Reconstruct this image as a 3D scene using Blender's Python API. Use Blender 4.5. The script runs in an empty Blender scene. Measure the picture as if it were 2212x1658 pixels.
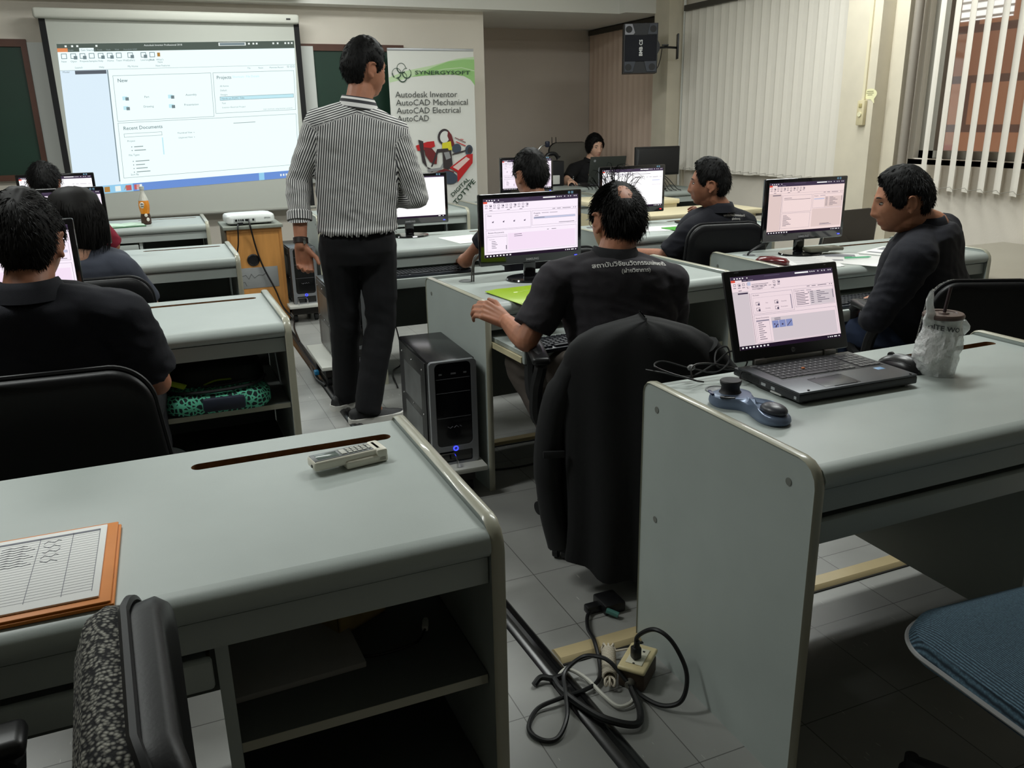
import bpy, bmesh, math, random
from math import sin, cos, pi, radians as rad, sqrt, atan2, exp
from mathutils import Vector as V, Matrix, noise
from mathutils.bvhtree import BVHTree
from mathutils.geometry import tessellate_polygon

SC = bpy.context.scene
COL = SC.collection
RND = random.Random(11)

# ------------------------------------------------------------------ materials
def lin(c):
    return tuple(((x/255)/12.92 if x/255 <= .04045 else ((x/255+.055)/1.055)**2.4) for x in c)
MATS = {}
def mat(name, rgb=(128,128,128), rough=.5, metal=0., emit=0., var=0., vscale=8., bump=0., bscale=60., coat=0., alpha=1., trans=0., spec=None, stretch=None, sheen=0.):
    if name in MATS: return MATS[name]
    m = bpy.data.materials.new(name); m.use_nodes = True
    nt = m.node_tree; b = nt.nodes['Principled BSDF']
    col = (*lin(rgb), 1)
    b.inputs['Base Color'].default_value = col
    b.inputs['Roughness'].default_value = rough
    b.inputs['Metallic'].default_value = metal
    if coat: b.inputs['Coat Weight'].default_value = coat
    if spec is not None: b.inputs['Specular IOR Level'].default_value = spec
    if sheen: b.inputs['Sheen Weight'].default_value = sheen
    if trans: b.inputs['Transmission Weight'].default_value = trans
    if alpha < 1: b.inputs['Alpha'].default_value = alpha
    if emit:
        b.inputs['Emission Color'].default_value = col
        b.inputs['Emission Strength'].default_value = emit
        b.inputs['Base Color'].default_value = (0, 0, 0, 1)
        b.inputs['Specular IOR Level'].default_value = 0.1
    if var or bump:
        tc = nt.nodes.new('ShaderNodeTexCoord'); src = tc.outputs['Object']
        if stretch:
            mp = nt.nodes.new('ShaderNodeMapping'); mp.inputs['Scale'].default_value = stretch
            nt.links.new(src, mp.inputs['Vector']); src = mp.outputs['Vector']
    if var:
        n = nt.nodes.new('ShaderNodeTexNoise'); n.inputs['Scale'].default_value = vscale; n.inputs['Detail'].default_value = 5
        nt.links.new(src, n.inputs['Vector'])
        r = nt.nodes.new('ShaderNodeValToRGB')
        r.color_ramp.elements[0].position = .3; r.color_ramp.elements[1].position = .7
        r.color_ramp.elements[0].color = (*[c*(1-var) for c in col[:3]], 1)
        r.color_ramp.elements[1].color = (*[min(1, c*(1+var)) for c in col[:3]], 1)
        nt.links.new(n.outputs['Fac'], r.inputs['Fac']); nt.links.new(r.outputs['Color'], b.inputs['Base Color'])
    if bump:
        n2 = nt.nodes.new('ShaderNodeTexNoise'); n2.inputs['Scale'].default_value = bscale; n2.inputs['Detail'].default_value = 3
        nt.links.new(src, n2.inputs['Vector'])
        bp = nt.nodes.new('ShaderNodeBump'); bp.inputs['Strength'].default_value = bump; bp.inputs['Distance'].default_value = .01
        nt.links.new(n2.outputs['Fac'], bp.inputs['Height']); nt.links.new(bp.outputs['Normal'], b.inputs['Normal'])
    MATS[name] = m
    return m

# ------------------------------------------------------------------ mesh builder
def frame(d, up=V((0, 0, 1))):
    d = V(d).normalized()
    a = d.cross(up)
    if a.length < 1e-4: a = d.cross(V((0, 1, 0)))
    a.normalize()
    return a, d.cross(a).normalized()
class MB:
    def __init__(s): s.v = []; s.f = []; s.m = []; s.x = Matrix.Identity(4)
    def add(s, vs, fs, m=0):
        o = len(s.v); s.v += [s.x @ V(p) for p in vs]
        s.f += [tuple(o+i for i in f) for f in fs]
        s.m += (list(m) if isinstance(m, list) else [m]*len(fs))
    def box(s, x0, x1, y0, y1, z0, z1, m=0):
        s.add([(x0,y0,z0),(x1,y0,z0),(x1,y1,z0),(x0,y1,z0),(x0,y0,z1),(x1,y0,z1),(x1,y1,z1),(x0,y1,z1)],
              [(0,3,2,1),(4,5,6,7),(0,1,5,4),(1,2,6,5),(2,3,7,6),(3,0,4,7)], m)
    def rbox(s, x0, x1, y0, y1, z0, z1, r, m=0, seg=2):
        r = min(r, abs(x1-x0)*.49, abs(y1-y0)*.49, abs(z1-z0)*.49)
        bm = bmesh.new(); bmesh.ops.create_cube(bm, size=1)
        for v in bm.verts: v.co = V((x0+(v.co.x+.5)*(x1-x0), y0+(v.co.y+.5)*(y1-y0), z0+(v.co.z+.5)*(z1-z0)))
        bmesh.ops.bevel(bm, geom=bm.edges[:], offset=r, segments=seg, profile=.5, affect='EDGES')
        s.bm(bm, m)
    def bm(s, bm, m=0):
        bm.verts.index_update()
        s.add([v.co.copy() for v in bm.verts], [[v.index for v in f.verts] for f in bm.faces], m); bm.free()
    def cyl(s, p0, p1, r0, r1=None, n=16, m=0, caps=True):
        p0, p1 = V(p0), V(p1); r1 = r0 if r1 is None else r1
        a, b = frame(p1-p0); vs = []; fs = []
        for p, r in ((p0, r0), (p1, r1)):
            vs += [p+(a*cos(2*pi*i/n)+b*sin(2*pi*i/n))*r for i in range(n)]
        fs = [(i, (i+1) % n, n+(i+1) % n, n+i) for i in range(n)]
        if caps: fs += [tuple(range(n))[::-1], tuple(range(n, 2*n))]
        s.add(vs, fs, m)
    def tube(s, pts, r, n=8, m=0, caps=True, flat=1.):
        pts = [V(p) for p in pts]; k = len(pts); rs = r if isinstance(r, (list, tuple)) else [r]*k
        a = None; vs = []
        for i, p in enumerate(pts):
            t = (pts[min(i+1, k-1)]-pts[max(i-1, 0)])
            t = t.normalized() if t.length > 1e-9 else V((0, 0, 1))
            if a is None: a, _ = frame(t)
            a = (a-t*a.dot(t)); a = a.normalized() if a.length > 1e-6 else frame(t)[0]
            b = t.cross(a)
            vs += [p+(a*cos(2*pi*j/n)+b*sin(2*pi*j/n)*flat)*rs[i] for j in range(n)]
        fs = [(i*n+j, i*n+(j+1) % n, (i+1)*n+(j+1) % n, (i+1)*n+j) for i in range(k-1) for j in range(n)]
        if caps: fs += [tuple(range(n))[::-1], tuple(range((k-1)*n, k*n))]
        s.add(vs, fs, m)
    def lathe(s, prof, c=(0, 0, 0), n=24, m=0):
        c = V(c); vs = []; fs = []; k = len(prof)
        for r, z in prof: vs += [c+V((r*cos(2*pi*i/n), r*sin(2*pi*i/n), z)) for i in range(n)]
        ms = []
        for i in range(k-1):
            for j in range(n):
                fs.append((i*n+j, i*n+(j+1) % n, (i+1)*n+(j+1) % n, (i+1)*n+j)); ms.append(m[i] if isinstance(m, (list, tuple)) else m)
        fs += [tuple(range(n))[::-1], tuple(range((k-1)*n, k*n))]
        ms += [m[0], m[-1]] if isinstance(m, (list, tuple)) else [m, m]
        s.add(vs, fs, ms)
    def loft(s, rings, m=0, cap=True):
        n = len(rings[0]); vs = [p for r in rings for p in r]; k = len(rings)
        fs = [(i*n+j, i*n+(j+1) % n, (i+1)*n+(j+1) % n, (i+1)*n+j) for i in range(k-1) for j in range(n)]
        if cap: fs += [tuple(range(n))[::-1], tuple(range((k-1)*n, k*n))]
        s.add(vs, fs, m)
    def ell(s, c, r, n=16, k=10, m=0, rot=None):
        c = V(c); r = (r, r, r) if isinstance(r, (int, float)) else r; vs = []; fs = []
        R = rot if rot is not None else Matrix.Identity(3)
        vs.append(c+R @ V((0, 0, -r[2])))
        for i in range(1, k):
            t = -pi/2+pi*i/k
            vs += [c+R @ V((r[0]*cos(t)*cos(2*pi*j/n), r[1]*cos(t)*sin(2*pi*j/n), r[2]*sin(t))) for j in range(n)]
        vs.append(c+R @ V((0, 0, r[2]))); L = len(vs)-1
        fs += [(0, 1+(j+1) % n, 1+j) for j in range(n)]
        for i in range(k-2): fs += [(1+i*n+j, 1+i*n+(j+1) % n, 1+(i+1)*n+(j+1) % n, 1+(i+1)*n+j) for j in range(n)]
        fs += [(L, 1+(k-2)*n+j, 1+(k-2)*n+(j+1) % n) for j in range(n)]
        s.add(vs, fs, m)
    def cap(s, p0, p1, r0, r1, n=14, m=0):          # tapered capsule
        s.cyl(p0, p1, r0, r1, n, m); s.ell(p0, r0*1.0, n, 8, m); s.ell(p1, r1*1.0, n, 8, m)
    def poly(s, pts, m=0): s.add(pts, [tuple(range(len(pts)))], m)
    def prism(s, out, holes, o, ux, uy, h, m=0, mh=None):   # flat shape with holes, thickness h along ux x uy
        o, ux, uy = V(o), V(ux), V(uy); nz = ux.cross(uy).normalized()*h
        loops = [out]+list(holes); flat = [p for l in loops for p in l]
        tri = tessellate_polygon([[V((p[0], p[1], 0)) for p in l] for l in loops])
        P = [o+ux*p[0]+uy*p[1] for p in flat]; n = len(P)
        s.add(P+[p+nz for p in P], [tuple(t) for t in tri]+[tuple(n+i for i in t) for t in tri], m)
        k = 0
        for li, l in enumerate(loops):
            q = len(l)
            vs = P[k:k+q]+[p+nz for p in P[k:k+q]]
            s.add(vs, [(i, (i+1) % q, q+(i+1) % q, q+i) for i in range(q)], m if li == 0 or mh is None else mh); k += q
    def text(s, body, o, ux, uy, size, m=0, align='LEFT', bold=0.):
        vs, fs = text_geo(body, align, bold); o, ux, uy = V(o), V(ux), V(uy)
        s.add([o+ux*(x*size)+uy*(y*size) for x, y in vs], fs, m)
    def build(s, name, mats, parent=None, smooth=35, clean=True):
        me = bpy.data.meshes.new(name); me.from_pydata([tuple(p) for p in s.v], [], s.f)
        mats = mats if isinstance(mats, (list, tuple)) else [mats]
        for x in mats: me.materials.append(x)
        if len(mats) > 1: me.polygons.foreach_set('material_index', s.m)
        if clean:
            bm = bmesh.new(); bm.from_mesh(me); bmesh.ops.recalc_face_normals(bm, faces=bm.faces[:]); bm.to_mesh(me); bm.free()
        if smooth:
            me.shade_smooth(); me.set_sharp_from_angle(angle=rad(smooth))
        me.update()
        o = bpy.data.objects.new(name, me); COL.objects.link(o)
        if parent: o.parent = parent
        return o
_TX = {}
def text_geo(body, align='LEFT', bold=0.):
    k = (body, align, bold)
    if k not in _TX:
        cu = bpy.data.curves.new('t', 'FONT'); cu.body = body; cu.align_x = align; cu.size = 1; cu.resolution_u = 2; cu.offset = bold
        o = bpy.data.objects.new('t', cu); COL.objects.link(o)
        dg = bpy.context.evaluated_depsgraph_get(); me = bpy.data.meshes.new_from_object(o.evaluated_get(dg))
        _TX[k] = ([(v.co.x, v.co.y) for v in me.vertices], [tuple(p.vertices) for p in me.polygons])
        bpy.data.objects.remove(o); bpy.data.curves.remove(cu); bpy.data.meshes.remove(me)
    return _TX[k]
def rrect(x0, y0, x1, y1, r, n=5):
    out = []
    for cx, cy, a in ((x1-r, y1-r, 0), (x0+r, y1-r, 90), (x0+r, y0+r, 180), (x1-r, y0+r, 270)):
        out += [(cx+r*cos(rad(a+90*i/n)), cy+r*sin(rad(a+90*i/n))) for i in range(n+1)]
    return out
def bez(pts, n=12):                                  # smooth curve through points (Catmull-Rom)
    P = [V(p) for p in pts]; P = [P[0]*2-P[1]]+P+[P[-1]*2-P[-2]]; out = []
    for i in range(1, len(P)-2):
        a, b, c, d = P[i-1:i+3]
        for j in range(n):
            t = j/n
            out.append(.5*((2*b)+(c-a)*t+(2*a-5*b+4*c-d)*t*t+(3*b-a-3*c+d)*t**3))
    return out+[P[-2]]

# ------------------------------------------------------------------ things
def empty(name, loc=(0, 0, 0), rz=0.):
    o = bpy.data.objects.new(name, None); o.empty_display_size = .1; COL.objects.link(o)
    o.location = loc; o.rotation_euler = (0, 0, rz); return o
def tag(o, label, cat, group=None, kind=None):
    o['label'] = label; o['category'] = cat
    if group: o['group'] = group
    if kind: o['kind'] = kind
    return o
def thing(name, label, cat, loc=(0, 0, 0), rz=0., group=None): return tag(empty(name, loc, rz), label, cat, group)
def struct(o): o['kind'] = 'structure'; return o
def dup(o, loc, rz, label, skip=()):
    def cp(src, par):
        c = src.copy(); COL.objects.link(c); c.parent = par
        for ch in src.children:
            if ch.name.split('.')[0] not in skip: cp(ch, c)
        return c
    r = cp(o, None); r.location = loc; r.rotation_euler = (0, 0, rz); r['label'] = label
    return r
LIGHTS = [(-.8, 2.6, 30), (2.3, 2.6, 33), (-.8, 5.0, 30), (2.4, 5.0, 32), (.8, 6.7, 26), (4.0, 4.6, 26)]
EXPO = 0.0
# ------------------------------------------------------------------ camera
cam = bpy.data.cameras.new('camera'); co = bpy.data.objects.new('camera', cam); COL.objects.link(co)
cam.sensor_fit = 'HORIZONTAL'; cam.sensor_width = 36; cam.lens = 36*1800/2212; cam.clip_start = .02
R_ = ((0.91941, -0.39284, -0.01882), (-0.13462, -0.26938, -0.95358), (0.36954, 0.87927, -0.30056))
co.matrix_world = Matrix(((R_[0][0], -R_[1][0], -R_[2][0], 0), (R_[0][1], -R_[1][1], -R_[2][1], 0), (R_[0][2], -R_[1][2], -R_[2][2], 1.40), (0, 0, 0, 1)))
SC.camera = co

# ------------------------------------------------------------------ floor
def floor_mat():
    m = bpy.data.materials.new('vinyl floor tiles'); m.use_nodes = True; nt = m.node_tree; N = nt.nodes; L = nt.links; b = N['Principled BSDF']
    tc = N.new('ShaderNodeTexCoord'); sx = N.new('ShaderNodeSeparateXYZ'); L.new(tc.outputs['Object'], sx.inputs[0])
    def math(op, a, v=None, w=None):
        n = N.new('ShaderNodeMath'); n.operation = op
        for i, q in enumerate((a, v, w)):
            if q is None: continue
            if isinstance(q, (int, float)): n.inputs[i].default_value = q
            else: L.new(q, n.inputs[i])
        return n.outputs[0]
    fr = []; cell = []
    for ax, off in (('X', .978), ('Y', 1.2685)):
        u = math('DIVIDE', math('SUBTRACT', sx.outputs[ax], off-30.3), .303)
        f = math('FRACT', u); cell.append(math('FLOOR', u))
        fr.append(math('MINIMUM', f, math('SUBTRACT', 1.0, f)))
    line = math('LESS_THAN', math('MINIMUM', *fr), .0045)
    cx = N.new('ShaderNodeCombineXYZ'); L.new(cell[0], cx.inputs[0]); L.new(cell[1], cx.inputs[1])
    wn = N.new('ShaderNodeTexWhiteNoise'); L.new(cx.outputs[0], wn.inputs['Vector'])
    nz = N.new('ShaderNodeTexNoise'); nz.inputs['Scale'].default_value = 5; nz.inputs['Detail'].default_value = 6; L.new(tc.outputs['Object'], nz.inputs['Vector'])
    v = math('ADD', math('MULTIPLY', wn.outputs['Value'], .10), math('MULTIPLY', nz.outputs['Fac'], .35))
    ramp = N.new('ShaderNodeValToRGB'); L.new(v, ramp.inputs['Fac'])
    ramp.color_ramp.elements[0].color = (*lin((132, 132, 129)), 1); ramp.color_ramp.elements[1].color = (*lin((168, 168, 164)), 1); ramp.color_ramp.elements[1].position = .45
    sc = N.new('ShaderNodeTexNoise'); sc.inputs['Scale'].default_value = 9; mp = N.new('ShaderNodeMapping'); mp.inputs['Scale'].default_value = (14, 1.6, 1); mp.inputs['Rotation'].default_value = (0, 0, .5)
    L.new(tc.outputs['Object'], mp.inputs[0]); L.new(mp.outputs[0], sc.inputs['Vector'])
    scm = math('GREATER_THAN', sc.outputs['Fac'], .735)
    m1 = N.new('ShaderNodeMixRGB'); L.new(scm, m1.inputs[0]); L.new(ramp.outputs[0], m1.inputs[1]); m1.inputs[2].default_value = (*lin((196, 196, 190)), 1)
    m2 = N.new('ShaderNodeMixRGB'); L.new(line, m2.inputs[0]); L.new(m1.outputs[0], m2.inputs[1]); m2.inputs[2].default_value = (*lin((92, 91, 88)), 1)
    L.new(m2.outputs[0], b.inputs['Base Color']); b.inputs['Roughness'].default_value = .33
    return m
mb = MB(); mb.box(-2.7, 5.3, -1.7, 9.4, -.1, 0); struct(mb.build('floor', floor_mat(), smooth=0))
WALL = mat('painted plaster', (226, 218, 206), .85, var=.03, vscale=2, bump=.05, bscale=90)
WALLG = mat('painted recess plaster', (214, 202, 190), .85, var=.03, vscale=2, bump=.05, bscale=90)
CEIL = mat('ceiling paint', (226, 226, 220), .9)
PIL = mat('cream pillar paint', (216, 207, 188), .6, var=.05, vscale=5)
mb = MB(); mb.box(-2.7, 5.3, -1.7, 9.4, 2.9, 3.0); struct(mb.build('ceiling', CEIL, smooth=0))
mb = MB(); mb.box(-2.7, 3.1, 7.9, 9.4, 0, 2.9); struct(mb.build('wall_front', WALL, smooth=0))
mb = MB(); mb.box(3.1, 5.3, 9.2, 9.4, 0, 2.9); struct(mb.build('wall_recess', WALLG, smooth=0))
mb = MB(); mb.box(-2.8, -2.6, -1.7, 9.4, 0, 2.9); WALLD = mat('low bounce plaster', (128, 124, 114), .9); struct(mb.build('wall_left', WALLD, smooth=0))  # unseen left and back walls, coloured darker to cut bounce light
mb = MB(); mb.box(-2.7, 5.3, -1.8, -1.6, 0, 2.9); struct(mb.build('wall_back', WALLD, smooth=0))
# right wall with the window opening (y 0.6..4.5, z 1.1..2.55)
mb = MB(); mb.box(5.0, 5.2, 4.5, 9.4, 0, 2.9); mb.box(5.0, 5.2, -1.7, .6, 0, 2.9); mb.box(5.0, 5.2, .6, 4.5, 0, 1.1); mb.box(5.0, 5.2, .6, 4.5, 2.55, 2.9)
struct(mb.build('wall_right', WALL, smooth=0))
ALU = mat('grey window aluminium', (150, 146, 136), .45, .3)
GLASS = mat('window glass', (250, 252, 250), .03, trans=1.0)
w1 = empty('window_1', (5.1, 2.55, 1.1)); struct(w1)
mb = MB()
for a, b in ((-1.95, -1.87), (1.83, 1.95), (-.05, .03)): mb.box(-.05, .05, a, b, 0, 1.45)
mb.box(-.05, .05, -1.95, 1.95, 0, .05); mb.box(-.05, .05, -1.95, 1.95, 1.40, 1.45)
mb.build('window_frame', ALU, w1, smooth=0)
mb = MB(); mb.box(-.004, .004, -1.87, 1.83, .05, 1.40); mb.build('window_pane', GLASS, w1, smooth=0)
mb = MB(); mb.rbox(-.10, .0, -2.0, 2.0, -.05, 0, .008); mb.build('window_sill', mat('pale sill', (196, 190, 176), .6), w1)
# dropped ceiling beam over the front and the recess
mb = MB(); mb.box(-2.6, 4.46, 7.72, 9.2, 2.38, 2.9); mb.box(4.46, 5.0, 7.60, 9.2, 2.38, 2.9); mb.box(-2.6, 1.35, 7.60, 7.72, 2.405, 2.9); struct(mb.build('trim_1', mat('white beam paint', (232, 230, 224), .8), smooth=0))
# pillars on the window wall
mb = MB(); mb.box(4.80, 5.0, 7.36, 7.62, 0, 2.9); mb.box(4.9, 5.0, 7.62, 7.74, 0, 2.9); mb.box(4.97, 5.0, 7.30, 7.36, 0, 2.38); struct(mb.build('trim_2', PIL, smooth=0))
mb = MB(); mb.box(4.78, 5.0, 4.70, 5.02, 0, 2.9); mb.box(4.9, 5.0, 4.58, 4.70, 0, 2.9)
struct(mb.build('trim_3', PIL, smooth=0))
mb = MB(); mb.box(4.97, 5.0, 5.02, 7.36, 0, .1); struct(mb.build('baseboard_right', mat('dark skirting', (70, 66, 58), .6), smooth=0))
mb = MB(); mb.box(-2.6, 3.1, 7.88, 7.9, 0, .1); struct(mb.build('baseboard_front', MATS['dark skirting'], smooth=0))

# ------------------------------------------------------------------ outside the window: neighbouring wall with a louvre
def ext_mat():
    m = bpy.data.materials.new('neighbour wall'); m.use_nodes = True; nt = m.node_tree; N = nt.nodes; L = nt.links; b = N['Principled BSDF']
    tc = N.new('ShaderNodeTexCoord'); mp = N.new('ShaderNodeMapping'); L.new(tc.outputs['Object'], mp.inputs[0]); mp.inputs['Rotation'].default_value = (0, pi/2, pi/2)
    mp.inputs['Rotation'].default_value = (pi/2, 0, pi/2)
    br = N.new('ShaderNodeTexBrick'); br.inputs['Scale'].default_value = 1.0; br.inputs['Brick Width'].default_value = 1.9; br.inputs['Row Height'].default_value = .42
    br.inputs['Mortar Size'].default_value = .035
    br.inputs['Color1'].default_value = (*lin((196, 142, 106)), 1); br.inputs['Color2'].default_value = (*lin((150, 108, 88)), 1); br.inputs['Mortar'].default_value = (*lin((104, 78, 68)), 1)
    sw = N.new('ShaderNodeSeparateXYZ'); L.new(tc.outputs['Object'], sw.inputs[0]); cb = N.new('ShaderNodeCombineXYZ'); L.new(sw.outputs['Y'], cb.inputs[0]); L.new(sw.outputs['Z'], cb.inputs[1])
    L.new(cb.outputs[0], br.inputs['Vector']); L.new(br.outputs['Color'], b.inputs['Base Color']); b.inputs['Roughness'].default_value = .8
    return m
mb = MB(); X0, X1 = 6.9, 7.0
mb.box(X0, X1, -3, 5.35, -.5, 4); mb.box(X0, X1, 5.95, 12, -.5, 4); mb.box(X0, X1, 5.35, 5.95, -.5, 2.17); mb.box(X0, X1, 5.35, 5.95, 2.75, 4)
nb = mb.build('neighbouring_wall', ext_mat(), smooth=0); tag(nb, 'orange brown wall of the building outside the right window', 'building')
mb = MB()
for k in range(9): mb.box(X0+.02, X0+.07, 5.352, 5.948, 2.19+k*.065, 2.205+k*.065)
lv = mb.build('louvre_grille', mat('louvre blades', (190, 186, 178), .5), smooth=0); tag(lv, 'bright louvred opening high in the orange wall outside', 'louvre')
W = bpy.data.worlds.new('daylight'); SC.world = W; W.use_nodes = True
W.node_tree.nodes['Background'].inputs[0].default_value = (1.0, .97, .93, 1); W.node_tree.nodes['Background'].inputs[1].default_value = 1.15

# ------------------------------------------------------------------ vertical blinds
SLAT = mat('blind fabric', (232, 226, 216), .9, bump=.1, bscale=240)
SLATP = mat('pinkish blind fabric', (222, 198, 180), .9, bump=.1, bscale=240)
RAIL = mat('dark blind rail', (70, 66, 60), .5, .2)
def blind(name, label, x, y0, y1, z0, z1, pitch, width, az, mt, rail=True):
    t = thing(name, label, 'window blind', (x, y0, z0)); mb = MB(); h = z1-z0; n = int((y1-y0)/pitch)
    d = V((sin(az), cos(az), 0)); nn = V((d.y, -d.x, 0))
    for k in range(n+1):
        c = V((0, k*pitch, 0)); j = RND.uniform(-.006, .006)
        for w0, w1, bow0, bow1 in ((-.5, -.17, 0, .006), (-.17, .17, .006, .006), (.17, .5, .006, 0)):
            A = c+d*(w0*width)+nn*bow0; B = c+d*(w1*width)+nn*bow1
            mb.add([A+V((0, 0, j)), B+V((0, 0, j)), B+V((0, 0, h)), A+V((0, 0, h)), A-nn*.0012+V((0, 0, j)), B-nn*.0012+V((0, 0, j)), B-nn*.0012+V((0, 0, h)), A-nn*.0012+V((0, 0, h))],
                   [(0,1,2,3),(7,6,5,4),(0,4,5,1),(1,5,6,2),(2,6,7,3),(3,7,4,0)])
    mb.build('slats', mt, t, clean=False)
    mb = MB(); mb.box(-.03, .03, -.06, (n)*pitch+.06, h, h+.05); mb.build('headrail', RAIL, t, smooth=0)
    mb = MB()
    for k in range(n): mb.tube([(0, k*pitch, .025), (-.045, (k+.5)*pitch, .012), (0, (k+1)*pitch, .025)], .0018, 4)
    mb.build('bead_chain', mat('bead chain', (150, 146, 136), .5), t)
blind('vertical_blind', 'closed pale vertical blind between the two cream pillars', 4.93, 5.08, 7.30, .905, 2.365, .112, .127, rad(-5), SLAT)
blind('vertical_blind', 'pinkish beige vertical blind behind the wall speaker in the recess', 4.93, 7.78, 9.18, .75, 2.32, .112, .127, rad(-7), SLATP)
blind('vertical_blind', 'open vertical blind with gaps showing the orange wall outside', 4.93, 1.0, 4.42, .90, 2.62, .115, .1, rad(30), SLAT)

# ------------------------------------------------------------------ ceiling lights (real fluorescent fittings above the frame)
LAMP = mat('lamp diffuser', (240, 255, 248), emit=3.0)
FIT = mat('white fitting', (235, 235, 232), .5)
fx = None
def fitting(x, y, e, label, size=(1.2, .3)):
    t = thing('ceiling_light', label, 'ceiling light', (x, y, 2.9), 0, 'fluorescent fittings on the ceiling')
    mb = MB(); mb.rbox(-.62, .62, -.16, .16, -.07, 0, .01); mb.build('housing', FIT, t)
    mb = MB(); mb.rbox(-.6, .6, -.14, .14, -.078, -.0705, .003); mb.build('diffuser', LAMP, t)
    l = bpy.data.lights.new('fluorescent_tube', 'AREA'); l.shape = 'RECTANGLE'; l.size, l.size_y = size; l.energy = e; l.color = (.97, 1.0, .97)
    o = bpy.data.objects.new('fluorescent_tube', l); COL.objects.link(o); o.parent = t; o.location = (0, 0, -.085)
for (x, y, e) in LIGHTS: fitting(x, y, e, 'white fluorescent fitting on the ceiling above the photo')
# ------------------------------------------------------------------ desks
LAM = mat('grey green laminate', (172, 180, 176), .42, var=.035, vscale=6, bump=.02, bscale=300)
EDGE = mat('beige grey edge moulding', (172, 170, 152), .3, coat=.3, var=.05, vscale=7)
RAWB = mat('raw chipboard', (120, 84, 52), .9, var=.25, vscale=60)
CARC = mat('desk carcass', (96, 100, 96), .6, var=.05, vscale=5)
DARKP = mat('dark back panel', (58, 60, 58), .7)
SCREW = mat('grey screw caps', (120, 122, 116), .4)
BLKP = mat('black plastic', (20, 20, 22), .38)
BLKM = mat('matt black plastic', (26, 26, 28), .6)
GREYP = mat('grey plastic', (120, 122, 124), .45)
SILV = mat('silver plastic', (178, 180, 184), .35, .4)
WHITEP = mat('white plastic', (228, 228, 222), .4)
CHROME = mat('chrome', (200, 200, 200), .2, 1.)
DW, DD = 1.19, .58
def make_desk(name, label, pedestal=True, w=DW, slot=True):
    t = thing(name, label, 'desk', group='grey training desks')
    mb = MB(); x0, x1 = .024, w-.024
    sl = rrect(w-.465, DD-.112, w-.055, DD-.078, .0165) if slot else None
    mb.prism([(x0, .0), (x1, .0), (x1, DD), (x0, DD)], [sl] if slot else [], (0, 0, .725), (1, 0, 0), (0, 1, 0), .025, 0, 1)
    nose = [(.0, .75), (-.012, .7485), (-.022, .744), (-.029, .736), (-.032, .726), (-.031, .716), (-.026, .707), (-.018, .702), (0, .70), (0.02, .70), (.02, .725), (0, .725)]
    mb.prism([(a, b) for a, b in nose], [], (x0, 0, 0), (0, 1, 0), (0, 0, 1), x1-x0, 0)
    mb.build('tabletop', [LAM, RAWB], t)
    mb = MB(); mb.box(x0, x1, -.012, .008, .648, .6975); mb.build('apron', LAM, t, smooth=0)
    for i, xa in enumerate((0, w-.024)):
        mb = MB(); prof = [(-.03, 0), (DD+.012, 0)] + [(DD+.012-.03+.03*cos(rad(a)), .735+.027*sin(rad(a))) for a in (0, 30, 60, 90)] + [(-.03+.045*(1-cos(rad(a)))+0*a, .762-.045*(1-sin(rad(a)))) for a in (90, 60, 30, 0)]
        cx, cz = -.03+.05, .762-.05
        prof = [(-.03, 0), (DD+.012, 0)] + [(DD-.018+.03*cos(rad(a)), .732+.03*sin(rad(a))) for a in (0, 30, 60, 90)] + [(cx+.05*cos(rad(a)), cz+.05*sin(rad(a))) for a in (90, 112, 135, 158, 180)]
        mb.prism(prof, [], (xa+.003, 0, 0), (0, 1, 0), (0, 0, 1), .018, 0)
        sp = mb.build('side_panel', LAM, t)
        mb = MB(); rim = [V((0, y, z)) for y, z in prof[1:]+prof[:1]]
        path = [rim[-1], ] ; pts = [V((xa+.012, y, z)) for y, z in prof[2:]]
        pts = [V((xa+.012, DD+.012, .0))]+pts+[V((xa+.012, -.03, 0))]
        n = 8; rings = []
        for k, p in enumerate(pts):
            a = pts[max(k-1, 0)]; b = pts[min(k+1, len(pts)-1)]; tn = (b-a).normalized(); out = V((1, 0, 0)).cross(tn); out = out if out.dot(p-V((xa+.012, DD/2, .4))) > 0 else -out
            rings.append([p+V((.0125, 0, 0))*cos(q)+out*.004*max(-.4, sin(q)) for q in [2*pi*j/n for j in range(n)]])
        mb.loft(rings); mb.build('edge_trim', EDGE, sp)
        mb = MB(); s = -1 if i == 0 else 1; xx = xa+(.003 if i == 0 else .021)
        for y, z in ((.045, .70), (DD-.05, .70), (DD-.06, .40)): mb.cyl((xx, y, z), (xx+s*.0015, y, z), .0085, n=14)
        mb.build('screw_cap', SCREW, sp)
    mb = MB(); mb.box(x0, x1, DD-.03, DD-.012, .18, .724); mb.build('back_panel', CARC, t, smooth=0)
    if pedestal:
        p = w-.47
        mb = MB(); mb.box(p, p+.02, .005, DD-.03, .19, .6475); mb.build('divider', LAM, t, smooth=0)
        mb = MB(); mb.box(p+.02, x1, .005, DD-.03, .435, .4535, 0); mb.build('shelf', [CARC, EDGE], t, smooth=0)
        mb = MB(); mb.box(p+.0205, x1-.0005, .004, .0048, .4352, .4533); mb.build('shelf_edge', EDGE, t, smooth=0)
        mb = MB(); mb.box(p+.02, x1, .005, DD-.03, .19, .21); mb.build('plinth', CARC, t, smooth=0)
        trw = p-.03
        mb = MB(); mb.box(x0+.012, x0+.012+trw-.02, .0, .40, .607, .622); mb.build('keyboard_tray', LAM, t, smooth=0)
        mb = MB(); mb.rbox(x0+.004, x0+.004+trw-.004, -.022, -.002, .583, .634, .006); mb.build('tray_lip', LAM, t)
        mb = MB()
        for xx in (x0+.002, x0+trw-.012): mb.box(xx, xx+.010, .0, .42, .585, .606)
        mb.build('tray_rail', mat('cream rail', (206, 196, 160), .4), t, smooth=0)
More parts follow.
